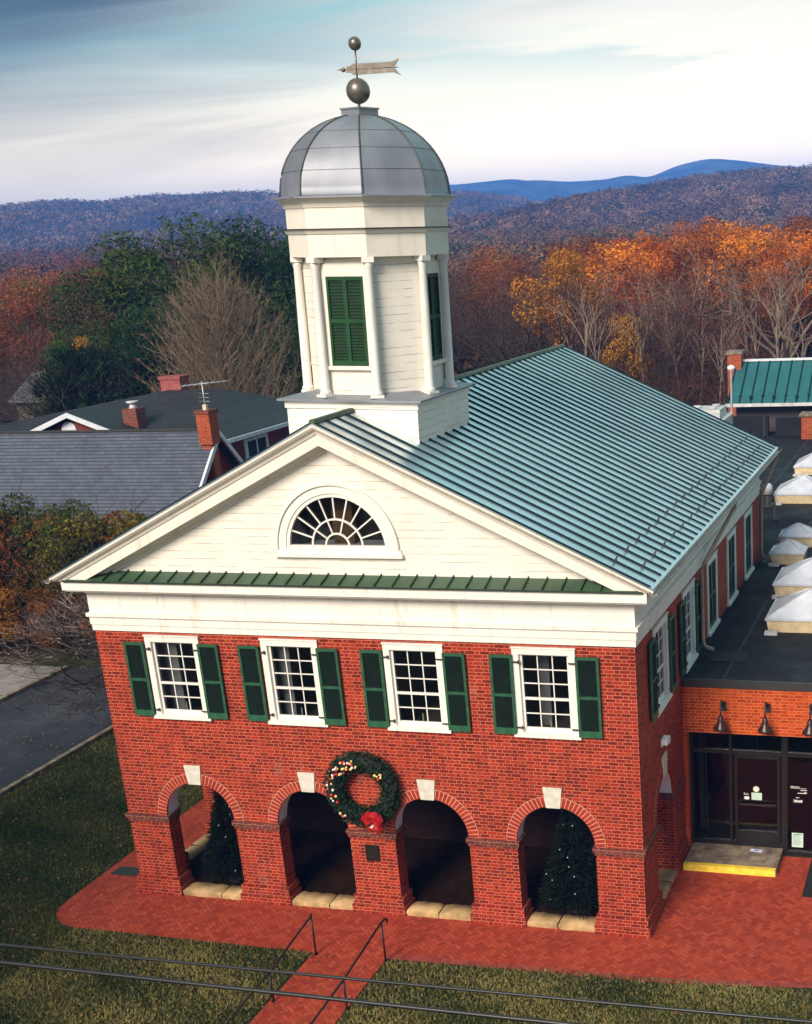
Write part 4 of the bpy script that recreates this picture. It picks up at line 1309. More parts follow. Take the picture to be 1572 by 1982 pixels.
for a_, L1, wd in ((20, .25, .12), (160, .25, .12), (60, .22, .10), (120, .22, .10), (-20, .22, .10), (200, .2, .1), (90, .2, .09)):
    c_, s_ = math.cos(R(a_)), math.sin(R(a_))
    rings = []
    for q in range(9):
        t = q / 8 * 2 * math.pi
        u = L1 * (1 - math.cos(t)) / 2; v = .075 * math.sin(t)
        rings.append([(bx + u * c_ - e * wd * .5 * s_ * (.35 + u / L1), -.42 - .05 + v * .9 - u * .1, bz + u * s_ + e * wd * .5 * c_ * (.35 + u / L1)) for e in (-1, 1)])
    b.rings(rings, 0, False, False, False)
for a_, L1 in ((250, .32), (285, .36), (310, .30), (230, .26)):
    c_, s_ = math.cos(R(a_)), math.sin(R(a_))
    b.rings([[(bx + L1 * t * c_ - e * .04 * s_, -.44 + .03 * math.sin(t * 7), bz + L1 * t * s_ + e * .04 * c_) for e in (-1, 1)] for t in np.linspace(0, 1, 6)], 0, False, False, False)
b.ball((bx, -.47, bz), .05, 8)
b.build('bow', plain('red_ribbon', (.34, .008, .010), .3, var=.4, scale=14), WR, recalc=False)

# two dark Christmas trees under the end arches
def xmas(x, y, h, rad, seed, label):
    t = empty('christmas_tree', (x, y, .10), label, 'Christmas tree')
    r_ = np.random.default_rng(seed); n = 9000
    zt = 1 - np.sqrt(r_.uniform(0, 1, n)); zt = np.clip(zt, 0, .97)
    ang = r_.uniform(0, 2 * np.pi, n)
    lob = 1 + .12 * np.sin(ang * 5 + zt * 40) 
    rr3 = rad * (1 - zt) * np.sqrt(r_.uniform(.15, 1, n)) * lob + .02
    C = np.stack([rr3 * np.cos(ang), rr3 * np.sin(ang), .25 + zt * (h - .25)], 1)
    D = np.stack([np.cos(ang), np.sin(ang), r_.uniform(-.5, .5, n)], 1) + r_.normal(0, .5, (n, 3)); D /= np.linalg.norm(D, axis=1)[:, None]
    sd = np.cross(D, r_.normal(0, 1, (n, 3))); sd /= np.linalg.norm(sd, axis=1)[:, None]
    V = np.stack([C - sd * .02, C + sd * .02, C + D * r_.uniform(.08, .16, (n, 1))], 1).reshape(-1, 3)
    np_mesh('needles', V, np.arange(3 * n).reshape(-1, 3), M['leaf'], t, np.array([[.003, .008, .004]]) * r_.uniform(.4, 2, (n, 1)))  # needle green taken near black, arcade shade included in the colour
    b = MB(); b.path([(0, 0, 0), (0, 0, h * .95)], [.06, .01], 8); b.lathe([(.22, 0), (.2, .06), (.06, .1)], 10); b.build('trunk', M['bark_dark'], t)
    b = MB(); b.ball((0, 0, 0), .014, 6); p0 = b.build('fairy_light', M['white_plastic'], t)
    rr4 = random.Random(seed)
    for q in range(20):
        o = p0 if q == 0 else p0.copy()
        if q: COL.objects.link(o)
        z = rr4.uniform(.1, .9); a = rr4.uniform(0, 6.28); r5 = rad * (1 - z) + .05
        o.location = (r5 * math.cos(a), r5 * math.sin(a), .25 + z * (h - .25))
xmas(-3.95, .75, 2.75, .68, 3, 'dark unlit Christmas tree inside the arch at the lawn corner')
xmas(4.25, .75, 2.72, .72, 6, 'dark Christmas tree with white bulbs inside the arch nearest the entrance wing')

# ================================================================ neighbouring houses
def prism_roof(mb, x0, x1, yr, zr, ye0, ye1, ze, t=.12, m=0):
    mb.loft([(x0, ye0, ze), (x0, yr, zr), (x0, ye1, ze), (x0, ye1, ze - t), (x0, yr, zr - t), (x0, ye0, ze - t)],
            [(x1, ye0, ze), (x1, yr, zr), (x1, ye1, ze), (x1, ye1, ze - t), (x1, yr, zr - t), (x1, ye0, ze - t)], m)
H1 = empty('slate_roof_house', (-25, 26, 0), 'brick house with a long blue-grey slate roof and white gable trim', 'house')
b = MB(); prism_roof(b, -42, -18.2, 26, 7.0, 22.75, 29.25, 3.72)
b.box(-42, -18.15, 25.9, 26.1, 6.98, 7.05, 1)
b.v = [(x + 25, y - 26, z) for x, y, z in b.v]; r1 = b.build('roof', [M['slate'], M['iron']], H1)
b = MB(); b.box(-41.8, -18.6, 23.2, 28.8, 0, 3.9)
b.loft([(-18.60, 23.2, 3.9), (-18.60, 28.8, 3.9), (-18.60, 26, 6.75)], [(-18.9, 23.2, 3.9), (-18.9, 28.8, 3.9), (-18.9, 26, 6.75)])
b.v = [(x + 25, y - 26, z) for x, y, z in b.v]; b.build('wall', M['house_brick'], H1)
b = MB()
for s in (-1, 1):
    b.loft([(-18.19, 26, 6.985), (-18.19, 26, 6.72), (-18.19, 26 + s * 3.3, 3.42), (-18.19, 26 + s * 3.3, 3.69)], [(-18.08, 26, 6.985), (-18.08, 26, 6.72), (-18.08, 26 + s * 3.3, 3.42), (-18.08, 26 + s * 3.3, 3.69)])
b.box(-42, -18.2, 22.62, 22.74, 3.56, 3.70)
b.v = [(x + 25, y - 26, z) for x, y, z in b.v]; b.build('gable_trim', M['trim'], H1)
b = MB(); b.box(-18.59, -18.15, 25.3, 25.8, 0, 6.5); b.box(-18.62, -18.02, 25.2, 25.85, 6.5, 7.75); b.box(-18.66, -17.98, 25.16, 25.9, 7.751, 7.88, 1)
b.v = [(x + 25, y - 26, z) for x, y, z in b.v]; b.build('chimney', [M['chimney_brick'], M['brick_dark']], H1)
b = MB(); b.box(-18.59, -18.52, 24.1, 24.7, 4.3, 5.0); b.v = [(x + 25, y - 26, z) for x, y, z in b.v]; b.build('window', M['trim'], H1)
AN = empty('tv_antenna', (-18.3, 25.5, 7.87), 'silvery branched television antenna on the tall orange brick chimney', 'antenna')
b = MB(); b.path([(0, 0, 0), (0, 0, 1.15)], .025, 6); b.path([(-.85, -.2, 1.0), (1.0, .25, 1.12)], .018, 5)
for q in range(9):
    t = q / 8; p = Vector((-.85, -.2, 1.0)).lerp(Vector((1.0, .25, 1.12)), t); l_ = .9 - .4 * t
    b.path([p + Vector((l_ * .3, -l_, 0)), p + Vector((-l_ * .3, l_, 0))], .009, 4)
for q in range(3): b.path([(-.3, .1, .35 + .16 * q), (.3, -.1, .35 + .16 * q)], .009, 4)
b.build('mast', plain('aluminium', (.5, .5, .5), .4, .5), AN)
b = MB(); b.box(-.08, .08, -.08, .08, .0, .22); b.build('mount', M['gold'], AN)

H2 = empty('hip_roof_house', (-30, 40, 0), 'large brick house with a charcoal hipped roof behind the slate one', 'house')
ox = lambda b: setattr(b, 'v', [(x + 30, y - 40, z) for x, y, z in b.v])
b = MB()
e = [(-41, 34, 5.45), (-22.6, 34, 5.45), (-22.6, 46, 5.45), (-41, 46, 5.45)]
for f in ([e[0], e[1], (-26.1, 40, 7.22), (-29.4, 40, 7.22)], [e[1], e[2], (-26.1, 40, 7.22)], [e[2], e[3], (-29.4, 40, 7.22), (-26.1, 40, 7.22)], [e[3], e[0], (-29.4, 40, 7.22)], e): b.face(f)
for s in (-1, 1): b.face([(-30.9, 33.4, 6.9), (-30.9 + s * 3.9, 33.4, 5.46), (-30.9 + s * 3.9, 37, 5.46), (-30.9, 39, 6.9)])
ox(b); r2 = b.build('roof', M['asphalt_shingle'], H2)
b = MB(); b.box(-40.5, -23.1, 34.5, 45.5, 0, 5.4); b.loft([(-30.9, 33.8, 6.6), (-34.2, 33.8, 5.4), (-27.6, 33.8, 5.4)], [(-30.9, 34.6, 6.6), (-34.2, 34.6, 5.4), (-27.6, 34.6, 5.4)]); b.box(-34.2, -27.6, 33.8, 34.49, 0, 5.39)
ox(b); b.build('wall', M['house_brick'], H2)
b = MB()
for s in (-1, 1): b.loft([(-30.9, 33.3, 6.92), (-30.9, 33.3, 6.68), (-30.9 + s * 3.95, 33.3, 5.22), (-30.9 + s * 3.95, 33.3, 5.46)], [(-30.9, 33.39, 6.92), (-30.9, 33.39, 6.68), (-30.9 + s * 3.95, 33.39, 5.22), (-30.9 + s * 3.95, 33.39, 5.46)])
b.box(-22.7, -22.5, 33.9, 46.1, 5.25, 5.44); b.box(-41, -22.7, 33.85, 33.99, 5.25, 5.44)
ox(b); b.build('eave_trim', M['trim'], H2)
b = MB(); b.rings([[(-31.2 + .42 * math.cos(a), yy, 6.02 + .42 * math.sin(a)) for a in np.linspace(0, math.pi, 10)] + [(-31.62, yy, 5.6), (-30.78, yy, 5.6)] for yy in (33.72, 33.79)])
ox(b); b.build('arched_window', M['trim'], H2)
b = MB(); b.box(-23.09, -23.0, 36.2, 38.6, 4.0, 5.1); b.box(-22.995, -22.97, 36.5, 37.3, 4.2, 4.95, 1); b.box(-22.995, -22.97, 37.5, 38.3, 4.2, 4.95, 1); ox(b); b.build('window', [M['trim'], M['black_rubber']], H2)
for yy in (40.4, 42.0):
    b = MB(); b.box(-22.75, -22.55, yy, yy + .2, 0, 5.2); ox(b); b.build('porch_post', M['trim'], H2)
b = MB(); b.box(-29.9, -28.7, 40.2, 41.1, 6.6, 7.75); b.box(-29.96, -28.64, 40.14, 41.16, 7.751, 7.9); ox(b); b.build('chimney', plain('pink_brick', (.30, .07, .06), .8, var=.3), H2)
b = MB(); b.box(-28.9, -28.1, 35.0, 35.8, 5.3, 6.85); b.lathe([(.22, 6.851), (.16, 6.95), (.16, 7.1), (.3, 7.12), (.3, 7.2)], 10, (-28.5, 35.4), 0, 1); ox(b); b.build('chimney_pot_stack', [M['brick_dark'], M['flash']], H2)

H3 = empty('teal_roof_building', (7, 44.5, 0), 'building with a teal ribbed metal roof and a red brick chimney beyond the flat roof', 'building')
ox = lambda b: setattr(b, 'v', [(x - 7, y - 44.5, z) for x, y, z in b.v])
b = MB(); prism_roof(b, .35, 16, 45.2, 7.45, 42.2, 48.2, 5.70, .1); ox(b); rr_o = b.build('roof', M['teal_roof'], H3)
b = MB()
for q in range(28):
    x_ = .4 + q * .56
    b.loft([(x_ - .025, 42.2, 5.70), (x_ + .025, 42.2, 5.70), (x_ + .025, 42.2, 5.76), (x_ - .025, 42.2, 5.76)], [(x_ - .025, 45.15, 7.42), (x_ + .025, 45.15, 7.42), (x_ + .025, 45.15, 7.49), (x_ - .025, 45.15, 7.49)])
    if q % 1 == 0: b.box(x_ - .07, x_ + .07, 42.45 + .2 * (q % 2), 42.55 + .2 * (q % 2), 5.86, 6.03)
b.v = [(x - 7, y - 44.5, z) for x, y, z in b.v]; b.build('standing_seams', M['seam'], rr_o)
b = MB(); b.box(.3, 16, 45.1, 45.3, 7.44, 7.55); ox(b); b.build('ridge_cap', M['trim'], H3)
b = MB(); b.box(.7, 15.6, 42.9, 47.6, 0, 5.64); ox(b); b.build('wall', plain('dark_wall', (.06, .05, .055), .9), H3)
b = MB(); b.box(.3, 16, 42.08, 42.19, 5.56, 5.71); ox(b); b.build('gutter', M['flash'], H3)
b = MB(); b.box(.0, .69, 44.6, 45.6, 0, 7.85); b.box(-.06, .75, 44.54, 45.66, 7.851, 8.0, 1); ox(b); b.build('chimney', [M['chimney_brick'], M['conc']], H3)

H4 = empty('garden_shed', (-44.5, 54, 0), 'grey roofed shed half hidden among the trees', 'shed')
b = MB(); prism_roof(b, -4, 4, 0, 7.2, -3, 3, 5.6, .1); b.build('roof', plain('shed_roof', (.09, .09, .10), .7, var=.5), H4)
b = MB(); b.box(-3.7, 3.7, -2.6, 2.6, 0, 5.7); b.build('wall', M['bark'], H4)

# ================================================================ trees
def tubes(segs, n=4):
    A = np.array([s[0] for s in segs], float); B = np.array([s[1] for s in segs], float)
    ra = np.array([s[2] for s in segs]); rb = np.array([s[3] for s in segs])
    D = B - A; D /= np.maximum(np.linalg.norm(D, axis=1), 1e-6)[:, None]
    up = np.where(np.abs(D[:, 2:3]) < .9, np.array([[0, 0, 1.]]), np.array([[1., 0, 0]]))
    U = np.cross(D, up); U /= np.linalg.norm(U, axis=1)[:, None]; Wv = np.cross(D, U)
    V = []
    for q in range(n):
        c, s = math.cos(2 * math.pi * q / n), math.sin(2 * math.pi * q / n)
        V.append(A + (c * U + s * Wv) * ra[:, None]); V.append(B + (c * U + s * Wv) * rb[:, None])
    V = np.stack(V, 1).reshape(-1, 3); m = len(segs); base = np.arange(m) * 2 * n
    F = [np.stack([base + 2 * q, base + 2 * ((q + 1) % n), base + 2 * ((q + 1) % n) + 1, base + 2 * q + 1], 1) for q in range(n)]
    return V, np.concatenate(F)

def flakes(C, rnd, lo, hi, asp=.7, updir=None):
    n = len(C)
    d1 = rnd.normal(0, 1, (n, 3))
    if updir is not None: d1 = d1 * .45 + updir
    d1 /= np.linalg.norm(d1, axis=1)[:, None]
    s1 = np.cross(d1, rnd.normal(0, 1, (n, 3))); s1 /= np.maximum(np.linalg.norm(s1, axis=1), 1e-6)[:, None]
    l = rnd.uniform(lo, hi, (n, 1))
    V = np.stack([C - s1 * l * asp * .5, C + s1 * l * asp * .5, C + d1 * l], 1)
    return V.reshape(-1, 3), np.arange(3 * n).reshape(-1, 3)

def skeleton(seed, H, trunk, spread, levels, ang=(22, 48), prim=6, up=.25, kids=(3, 4), ratio=.68, r0=.28, wig=.16):
    rnd = random.Random(seed); segs, tips = [], []
    def grow(p, d, L, r, lev):
        n = 3 if lev < levels else 2
        for q in range(n):
            d = (d + Vector((rnd.gauss(0, wig), rnd.gauss(0, wig), rnd.gauss(0, wig) + up * .15))).normalized()
            p2 = p + d * (L / n); r2 = r * .86
            segs.append((tuple(p), tuple(p2), r, r2)); p, r = p2, r2
            if lev >= 1 and q < n - 1 and lev < levels and rnd.random() < .55:
                kid(p, d, L * .6, r * .55, lev + 1)
        if lev >= levels: tips.append(tuple(p)); return
        for _ in range(rnd.choice(kids)): kid(p, d, L * ratio * rnd.uniform(.8, 1.15), r * .62, lev + 1)
    def kid(p, d, L, r, lev):
        a = R(rnd.uniform(*ang)); t = rnd.uniform(0, 2 * math.pi)
        u = d.cross(Vector((.3, .2, 1))).normalized(); w = d.cross(u)
        nd = (d * math.cos(a) + (u * math.cos(t) + w * math.sin(t)) * math.sin(a))
        nd.z += up * .4
        grow(p, nd.normalized(), L, r, lev)
    p = Vector((0, 0, 0)); d = Vector((rnd.gauss(0, .05), rnd.gauss(0, .05), 1)).normalized()
    for q in range(4):
        p2 = p + d * (trunk * H / 4); segs.append((tuple(p), tuple(p2), r0 * (1 - .08 * q), r0 * (1 - .08 * (q + 1)))); p = p2
        d = (d + Vector((rnd.gauss(0, .07), rnd.gauss(0, .07), .3))).normalized()
    for q in range(prim):
        a = q * 2 * math.pi / prim + rnd.uniform(-.4, .4); t = R(rnd.uniform(18, 55)) * spread
        grow(p - d * rnd.uniform(0, trunk * H * .25), Vector((math.cos(a) * math.sin(t), math.sin(a) * math.sin(t), math.cos(t))), H * (1 - trunk) * rnd.uniform(.38, .5), r0 * .5, 1)
    sc = H / max(s[1][2] for s in segs)
    f = lambda v: (v[0] * sc, v[1] * sc, v[2] * sc)
    return [(f(a), f(b), ra, rb) for a, b, ra, rb in segs], [f(t) for t in tips]

def hide(o):
    return o
def tree_proto(name, segs, bark, leafV, leafF, leafC, leafmat):
    t = bpy.data.objects.new(name, None); COL.objects.link(t)
    V, F = tubes(segs)
    np_mesh('trunk', V, F, bark, t)
    if leafV is not None: np_mesh('crown', leafV, leafF, leafmat, t, leafC)
    return t
def leaves_on(tips, seed, per, spread, lo, hi, c, var=.35, asp=.75):
    rnd = np.random.default_rng(seed); T_ = np.array(tips)
    C = np.repeat(T_, per, 0) + rnd.normal(0, spread, (len(T_) * per, 3))
    V, F = flakes(C, rnd, lo, hi, asp)
    tone = np.repeat(rnd.uniform(1 - var, 1 + var, (len(T_), 1)), per, 0) * rnd.uniform(.75, 1.25, (len(C), 1))
    c = np.array(c); c2 = np.array([c[0] * .75, c[1] * .6, c[2] * .8])
    mixv = np.repeat(rnd.random((len(T_), 1)), per, 0)
    return V, F, (c * (1 - mixv) + c2 * mixv) * tone

def deciduous(name, seed, H, c, per, bark, **kw):
    lo = kw.pop('lo', .16); hi = kw.pop('hi', .34); sp = kw.pop('leafspread', .42)
    segs, tips = skeleton(seed, H, kw.pop('trunk', .34), kw.pop('spread', 1.0), kw.pop('levels', 3), **kw)
    if per:
        V, F, C = leaves_on(tips, seed, per, sp, lo, hi, c)
        return tree_proto(name, segs, bark, V, F, C, M['leaf'])
    return tree_proto(name, segs, bark, None, None, None, None)

def shell_flakes(C, Nn, rnd, lo, hi, asp, jit):
    # flakes lying roughly along the surface of a leaf clump, normals Nn
    n = len(C)
    nn = Nn + rnd.normal(0, jit, (n, 3)); nn /= np.linalg.norm(nn, axis=1)[:, None]
    d1 = np.cross(nn, rnd.normal(0, 1, (n, 3))); d1 /= np.maximum(np.linalg.norm(d1, axis=1), 1e-6)[:, None]
    s1 = np.cross(nn, d1); l = rnd.uniform(lo, hi, (n, 1))
    V = np.stack([C - s1 * l * asp * .5 - d1 * l * .4, C + s1 * l * asp * .5 - d1 * l * .4, C + d1 * l * .6], 1)
    return V.reshape(-1, 3), np.arange(3 * n).reshape(-1, 3)

def lobed_crown(seed, cz, rx, rz, nl, lr, per, lo, hi, c, c2, flat=.8, jit=.45, under=-.55, asp=.8, prof=None):
    # a crown of overlapping leaf clumps set over an uneven ellipsoid
    rnd = np.random.default_rng(seed)
    d = rnd.normal(0, 1, (nl * 3, 3)); d /= np.linalg.norm(d, axis=1)[:, None]; d = d[d[:, 2] > under][:nl]; nl = len(d)
    rad = rnd.uniform(.62, 1.0, (nl, 1)); L = d * rad * np.array([[rx, rx, rz]])
    if prof is not None: L[:, :2] *= prof(d[:, 2:3])
    L[:, 2] += cz
    R1 = rnd.uniform(lr * .65, lr * 1.25, nl)
    nb = (per * (R1 / lr) ** 2).astype(int); ix = np.repeat(np.arange(nl), nb); N = len(ix)
    q = rnd.normal(0, 1, (N, 3)); q /= np.linalg.norm(q, axis=1)[:, None]
    rr = rnd.uniform(.45, 1.0, (N, 1)) ** .4 * (1 + .12 * np.sin(q[:, :1] * 7 + ix[:, None]) * np.sin(q[:, 2:] * 6 + ix[:, None] * 2))
    C = L[ix] + q * rr * R1[ix][:, None] * np.array([[1, 1, flat]])
    V, F = shell_flakes(C, q, rnd, lo, hi, asp, jit)
    mixv = rnd.random((nl, 1))[ix] * .8 + rnd.random((N, 1)) * .2
    tone = rnd.uniform(.75, 1.25, (nl, 1))[ix] * rnd.uniform(.7, 1.3, (N, 1))
    return V, F, (np.array(c) * (1 - mixv) + np.array(c2) * mixv) * tone

def leafy(name, seed, H, c, c2, bark, cz=.70, rx=3.0, rz=3.6, nl=26, lr=1.25, per=330, lo=.12, hi=.26, **kw):
    segs, tips = skeleton(seed, H * .96, kw.pop('trunk', .46), kw.pop('spread', .75), 3, kids=(2, 3), prim=6, r0=kw.pop('r0', .26))
    V, F, C = lobed_crown(seed, H * cz, rx, rz, nl, lr, per, lo, hi, c, c2, **kw)
    return tree_proto(name, segs, bark, V, F, C, M['leaf'])

def twigs(tips, seed, per, lo, hi, c, up=.8):
    rnd = np.random.default_rng(seed); T_ = np.array(tips)
    C = np.repeat(T_, per, 0) + rnd.normal(0, .28, (len(T_) * per, 3))
    ctr = np.array([0, 0, T_[:, 2].mean() * .7]); out = C - ctr; out /= np.linalg.norm(out, axis=1)[:, None]; out[:, 2] += .4
    V, F = flakes(C, rnd, lo, hi, .07, out * up)
    return V, F, np.array(c)[None] * rnd.uniform(.6, 1.4, (len(C), 1))

def bare(name, seed, H, c, bark, per=14, lo=.5, hi=1.1, **kw):
    segs, tips = skeleton(seed, H * .95, kw.pop('trunk', .3), kw.pop('spread', .8), kw.pop('levels', 3), **kw)
    V, F, C = twigs(tips, seed, per, lo, hi, c)
    return tree_proto(name, segs, bark, V, F, C, M['leaf'])

def pine(name, seed, H, rad, c, dens=1.0, low=.12, tip=.55):
    rnd = random.Random(seed); segs = [((0, 0, H * q / 8), (rnd.gauss(0, .06), rnd.gauss(0, .06), H * (q + 1) / 8), .26 * (1 - q / 8.6), .26 * (1 - (q + 1) / 8.6)) for q in range(8)]
    pts, ups = [], []
    z = H * low
    while z < H * .99:
        t = (z / H - low) / (1 - low)
        rr = rad * 1.12 * (math.sin(math.pi * min(1, .18 + .82 * (1 - t)) * .62) ** .8) * rnd.uniform(.75, 1.12)
        for q in range(rnd.choice((4, 5, 6))):
            a = rnd.uniform(0, 2 * math.pi); L = rr * rnd.uniform(.65, 1.1)
            p0 = Vector((0, 0, z)); p1 = Vector((math.cos(a) * L, math.sin(a) * L, z + L * rnd.uniform(.05, .32)))
            segs.append((tuple(p0), tuple(p1), .05, .015))
            k_ = max(3, int(L * 2.6 * dens))
            for j in range(k_):
                s = (j + .7) / k_
                if s < .28: continue
                pts.append(p0.lerp(p1, s) + Vector((rnd.gauss(0, .3), rnd.gauss(0, .3), rnd.gauss(0.1, .22)))); ups.append((math.cos(a) * .7, math.sin(a) * .7, .8))
        z += H * .016 * rnd.uniform(.8, 1.4)
    r_ = np.random.default_rng(seed); per = 26
    C = np.repeat(np.array(pts), per, 0) + r_.normal(0, .2, (len(pts) * per, 3)); U = np.repeat(np.array(ups), per, 0)
    V, F = flakes(C, r_, .26, .52, .26, U)
    tone = np.repeat(r_.uniform(.55, 1.5, (len(pts), 1)), per, 0) * r_.uniform(.7, 1.3, (len(C), 1))
    yel = np.repeat(r_.random((len(pts), 1)) < .16, per, 0) * np.array([[.016, .010, .0]])
    return tree_proto(name, segs, M['bark_dark'], V, F, np.array(c)[None] * tone + yel, M['leaf'])

used_proto = set()
def plant(proto, x, y, h, H, label, cat, group, rz=0.0, wide=1.0):
    if proto.name in used_proto: o = copy_tree(proto)
    else: o = proto; used_proto.add(proto.name)
    o.location = (x, y, -.05); s = h / H; o.scale = (s * wide, s * wide, s); o.rotation_euler = (0, 0, rz)
    tag(o, label, cat, group)
    return o

OR, RU, YE = (.66, .205, .022), (.30, .10, .034), (.64, .30, .028)
GR, PK = (.050, .034, .027), (.065, .026, .019)
OR2, RU2, YE2 = (.36, .085, .014), (.15, .046, .020), (.45, .17, .018)
oakO = [leafy('oak_tree', sd, 14, OR, OR2, M['bark_tan'], rx=rx, rz=rz, nl=nl) for sd, rx, rz, nl in ((1, 2.9, 3.8, 26), (2, 3.5, 3.4, 30), (6, 2.5, 3.9, 22))]
oakR = [leafy('oak_tree', sd, 14, RU, RU2, M['bark'], rx=rx, rz=rz, nl=nl, per=260) for sd, rx, rz, nl in ((3, 3.2, 3.8, 26), (4, 2.8, 4.1, 24))]
oakY = [leafy('maple_tree', 5, 14, YE, YE2, M['bark'], rx=2.9, rz=4.0, cz=.68)]
thin = [deciduous('oak_tree', s, 14, (.22, .08, .035), 16, M['bark_pale'], lo=.07, hi=.15, trunk=.42, levels=3, kids=(2, 3), spread=1.05, r0=.30) for s in (7, 8)]
bareG = [deciduous('bare_tree', s, 14, (.085, .058, .044), 14, M['bark_dark'], levels=4, kids=(2, 3), lo=.05, hi=.13, leafspread=.4) for s in (11, 12)]
bareP = [deciduous('bare_tree', s, 14, (.19, .078, .048), 20, M['bark_dark'], levels=4, kids=(2, 3), lo=.06, hi=.15, leafspread=.4, spread=.7) for s in (13, 14)]
slim = [deciduous('birch_tree', s, 14, (.17, .065, .038), 26, M['bark_pale'], lo=.06, trunk=.66, levels=2, prim=4, spread=.25, r0=.15, hi=.14, leafspread=.55) for s in (17, 18)]
sap = [bare('bare_sapling', s, 8, (.07, .028, .02), M['bark'], per=7, spread=.5, levels=3, kids=(3, 4), r0=.09, lo=.4, hi=.9) for s in (21, 22)]
def round_pine(seed, rx, c, c2):
    H = 15; rnd = random.Random(seed); segs = [((0, 0, H * q / 8), (0, 0, H * (q + 1) / 8.4), .3 * (1 - q / 9), .3 * (1 - (q + 1) / 9)) for q in range(8)]
    for q in range(26):
        z = rnd.uniform(1.5, 12.5); a = rnd.uniform(0, 6.28); L = rx * rnd.uniform(.5, .9); segs.append(((0, 0, z), (L * math.cos(a), L * math.sin(a), z + L * .3), .06, .02))
    V, F, C = lobed_crown(seed, 7.6, rx, 7.0, 120, 1.35, 230, .16, .40, c, c2, flat=.75, jit=.8, under=-.9, asp=.34, prof=lambda z: np.where(z > 0, 1.0, 1.05) + .1 * np.sin(z * 9))
    return tree_proto('pine_tree', segs, M['bark_dark'], V, F, C, M['leaf'])
pines = [round_pine(31, 4.6, (.080, .112, .018), (.026, .050, .010)), round_pine(32, 4.0, (.030, .060, .014), (.012, .030, .009)), round_pine(33, 3.7, (.060, .092, .016), (.020, .042, .010))]
dark = pine('cedar_tree', 35, 9, 2.6, (.014, .030, .012), 1.0, .03)

R_ = random.Random(77)
G_OAK = 'oak trees in orange leaf beyond the roofs'; G_RU = 'rust leaved oaks in the wood beyond the roofs'
G_BARE = 'grey bare trees of the wood beyond the roofs'; G_PINK = 'reddish bare trees of the wood beyond the roofs'
G_SLIM = 'slender pale trunked trees along the wood edge'; G_SAP = 'bare saplings along the wood edge'; G_THIN = 'pale limbed oaks with sparse leaves at the wood edge'
L_OAK = 'oak with a dense bright orange crown in the wood beyond the green roofs'
L_RU = 'oak with a rust brown crown in the wood beyond the green roofs'
L_BARE = 'grey leafless tree in the wood beyond the roofs'
L_PINK = 'leafless tree with reddish twigs in the wood beyond the roofs'
L_SLIM = 'slender tree with a straight pale trunk at the wood edge'
L_SAP = 'small bare sapling with pinkish twigs at the wood edge'
L_THIN = 'oak with pale spreading limbs and few leaves at the wood edge'
# the marked trees of the wood behind the courthouse, then the ranks between them
for x, y, h in ((-13.8, 90, 14.3), (-16.5, 85, 13.9), (-9.9, 95, 15.0), (-14.8, 110, 14.9), (-5.0, 84, 14.0), (-2.1, 95, 14.2), (-7.2, 100, 14.7), (-19.5, 98, 13.6), (-1.0, 78, 13.8), (-11.6, 115, 15.2), (-20.4, 112, 14.2), (-7.6, 86, 13.6), (-12.2, 78, 13.2)):
    plant(R_.choice(oakO), x, y, h, 14, L_OAK, 'tree', G_OAK, R_.uniform(0, 6.28), R_.uniform(.95, 1.2))
plant(oakY[0], -16.4, 70, 13.4, 14, 'maple with a golden yellow crown beyond the main green roof', 'tree', None, 1.0)
plant(oakY[0], -9.0, 58, 9.4, 14, 'lower yellow leaved maple in front of the orange oaks', 'tree', None, 2.5, .75)
for x, y, h in ((-7.66, 74, 12.9), (-.4, 68, 13.0), (-10.8, 70, 11.8)):
    plant(R_.choice(thin), x, y, h, 14, L_THIN, 'tree', G_THIN, R_.uniform(0, 6.28), 1.1)
def fill(n, protos, y0, y1, a0, a1, h0, h1, H, label, group, wide=(.9, 1.2), gap=3.2, seed=0, zlim=None):
    r = random.Random(seed); put = []
    tries = 0
    while len(put) < n and tries < n * 30:
        tries += 1
        y = r.uniform(y0, y1); x = 12 + (y + 23.6) * r.uniform(a0, a1)
        if any((x - p) ** 2 + (y - q) ** 2 < gap * gap for p, q in put): continue
        put.append((x, y)); plant(r.choice(protos), x, y, r.uniform(h0, h1), H, label, 'tree', group, r.uniform(0, 6.28), r.uniform(*wide))
fill(30, oakR, 84, 150, -.36, -.11, 12.0, 14.2, 14, L_RU, G_RU, seed=1, gap=4)
fill(13, oakO, 96, 160, -.29, -.11, 12.5, 14.6, 14, L_OAK, G_OAK, seed=2, gap=4.5)
fill(34, bareP, 58, 140, -.40, -.13, 9.5, 12.8, 14, L_PINK, G_PINK, seed=3, gap=3)
fill(34, bareG, 56, 130, -.42, -.20, 10.0, 12.8, 14, L_BARE, G_BARE, seed=4, gap=3)
fill(26, slim, 53, 72, -.30, -.11, 8.5, 12.0, 14, L_SLIM, G_SLIM, (.8, 1.1), 1.6, seed=5)
fill(24, sap, 50, 62, -.36, -.10, 4.5, 8.0, 8, L_SAP, G_SAP, (.8, 1.2), 1.5, seed=6)
# two oaks added out of view, only to shade the lawn
plant(oakO[1], -14.0, -11.0, 13.0, 14, 'orange leaved oak added out of view to shade the lawn corner', 'tree', None, .5, 1.1)
plant(oakO[0], -10.0, -17.5, 12.0, 14, 'orange leaved oak added out of view to shade the lower lawn', 'tree', None, 1.5, 1.1)
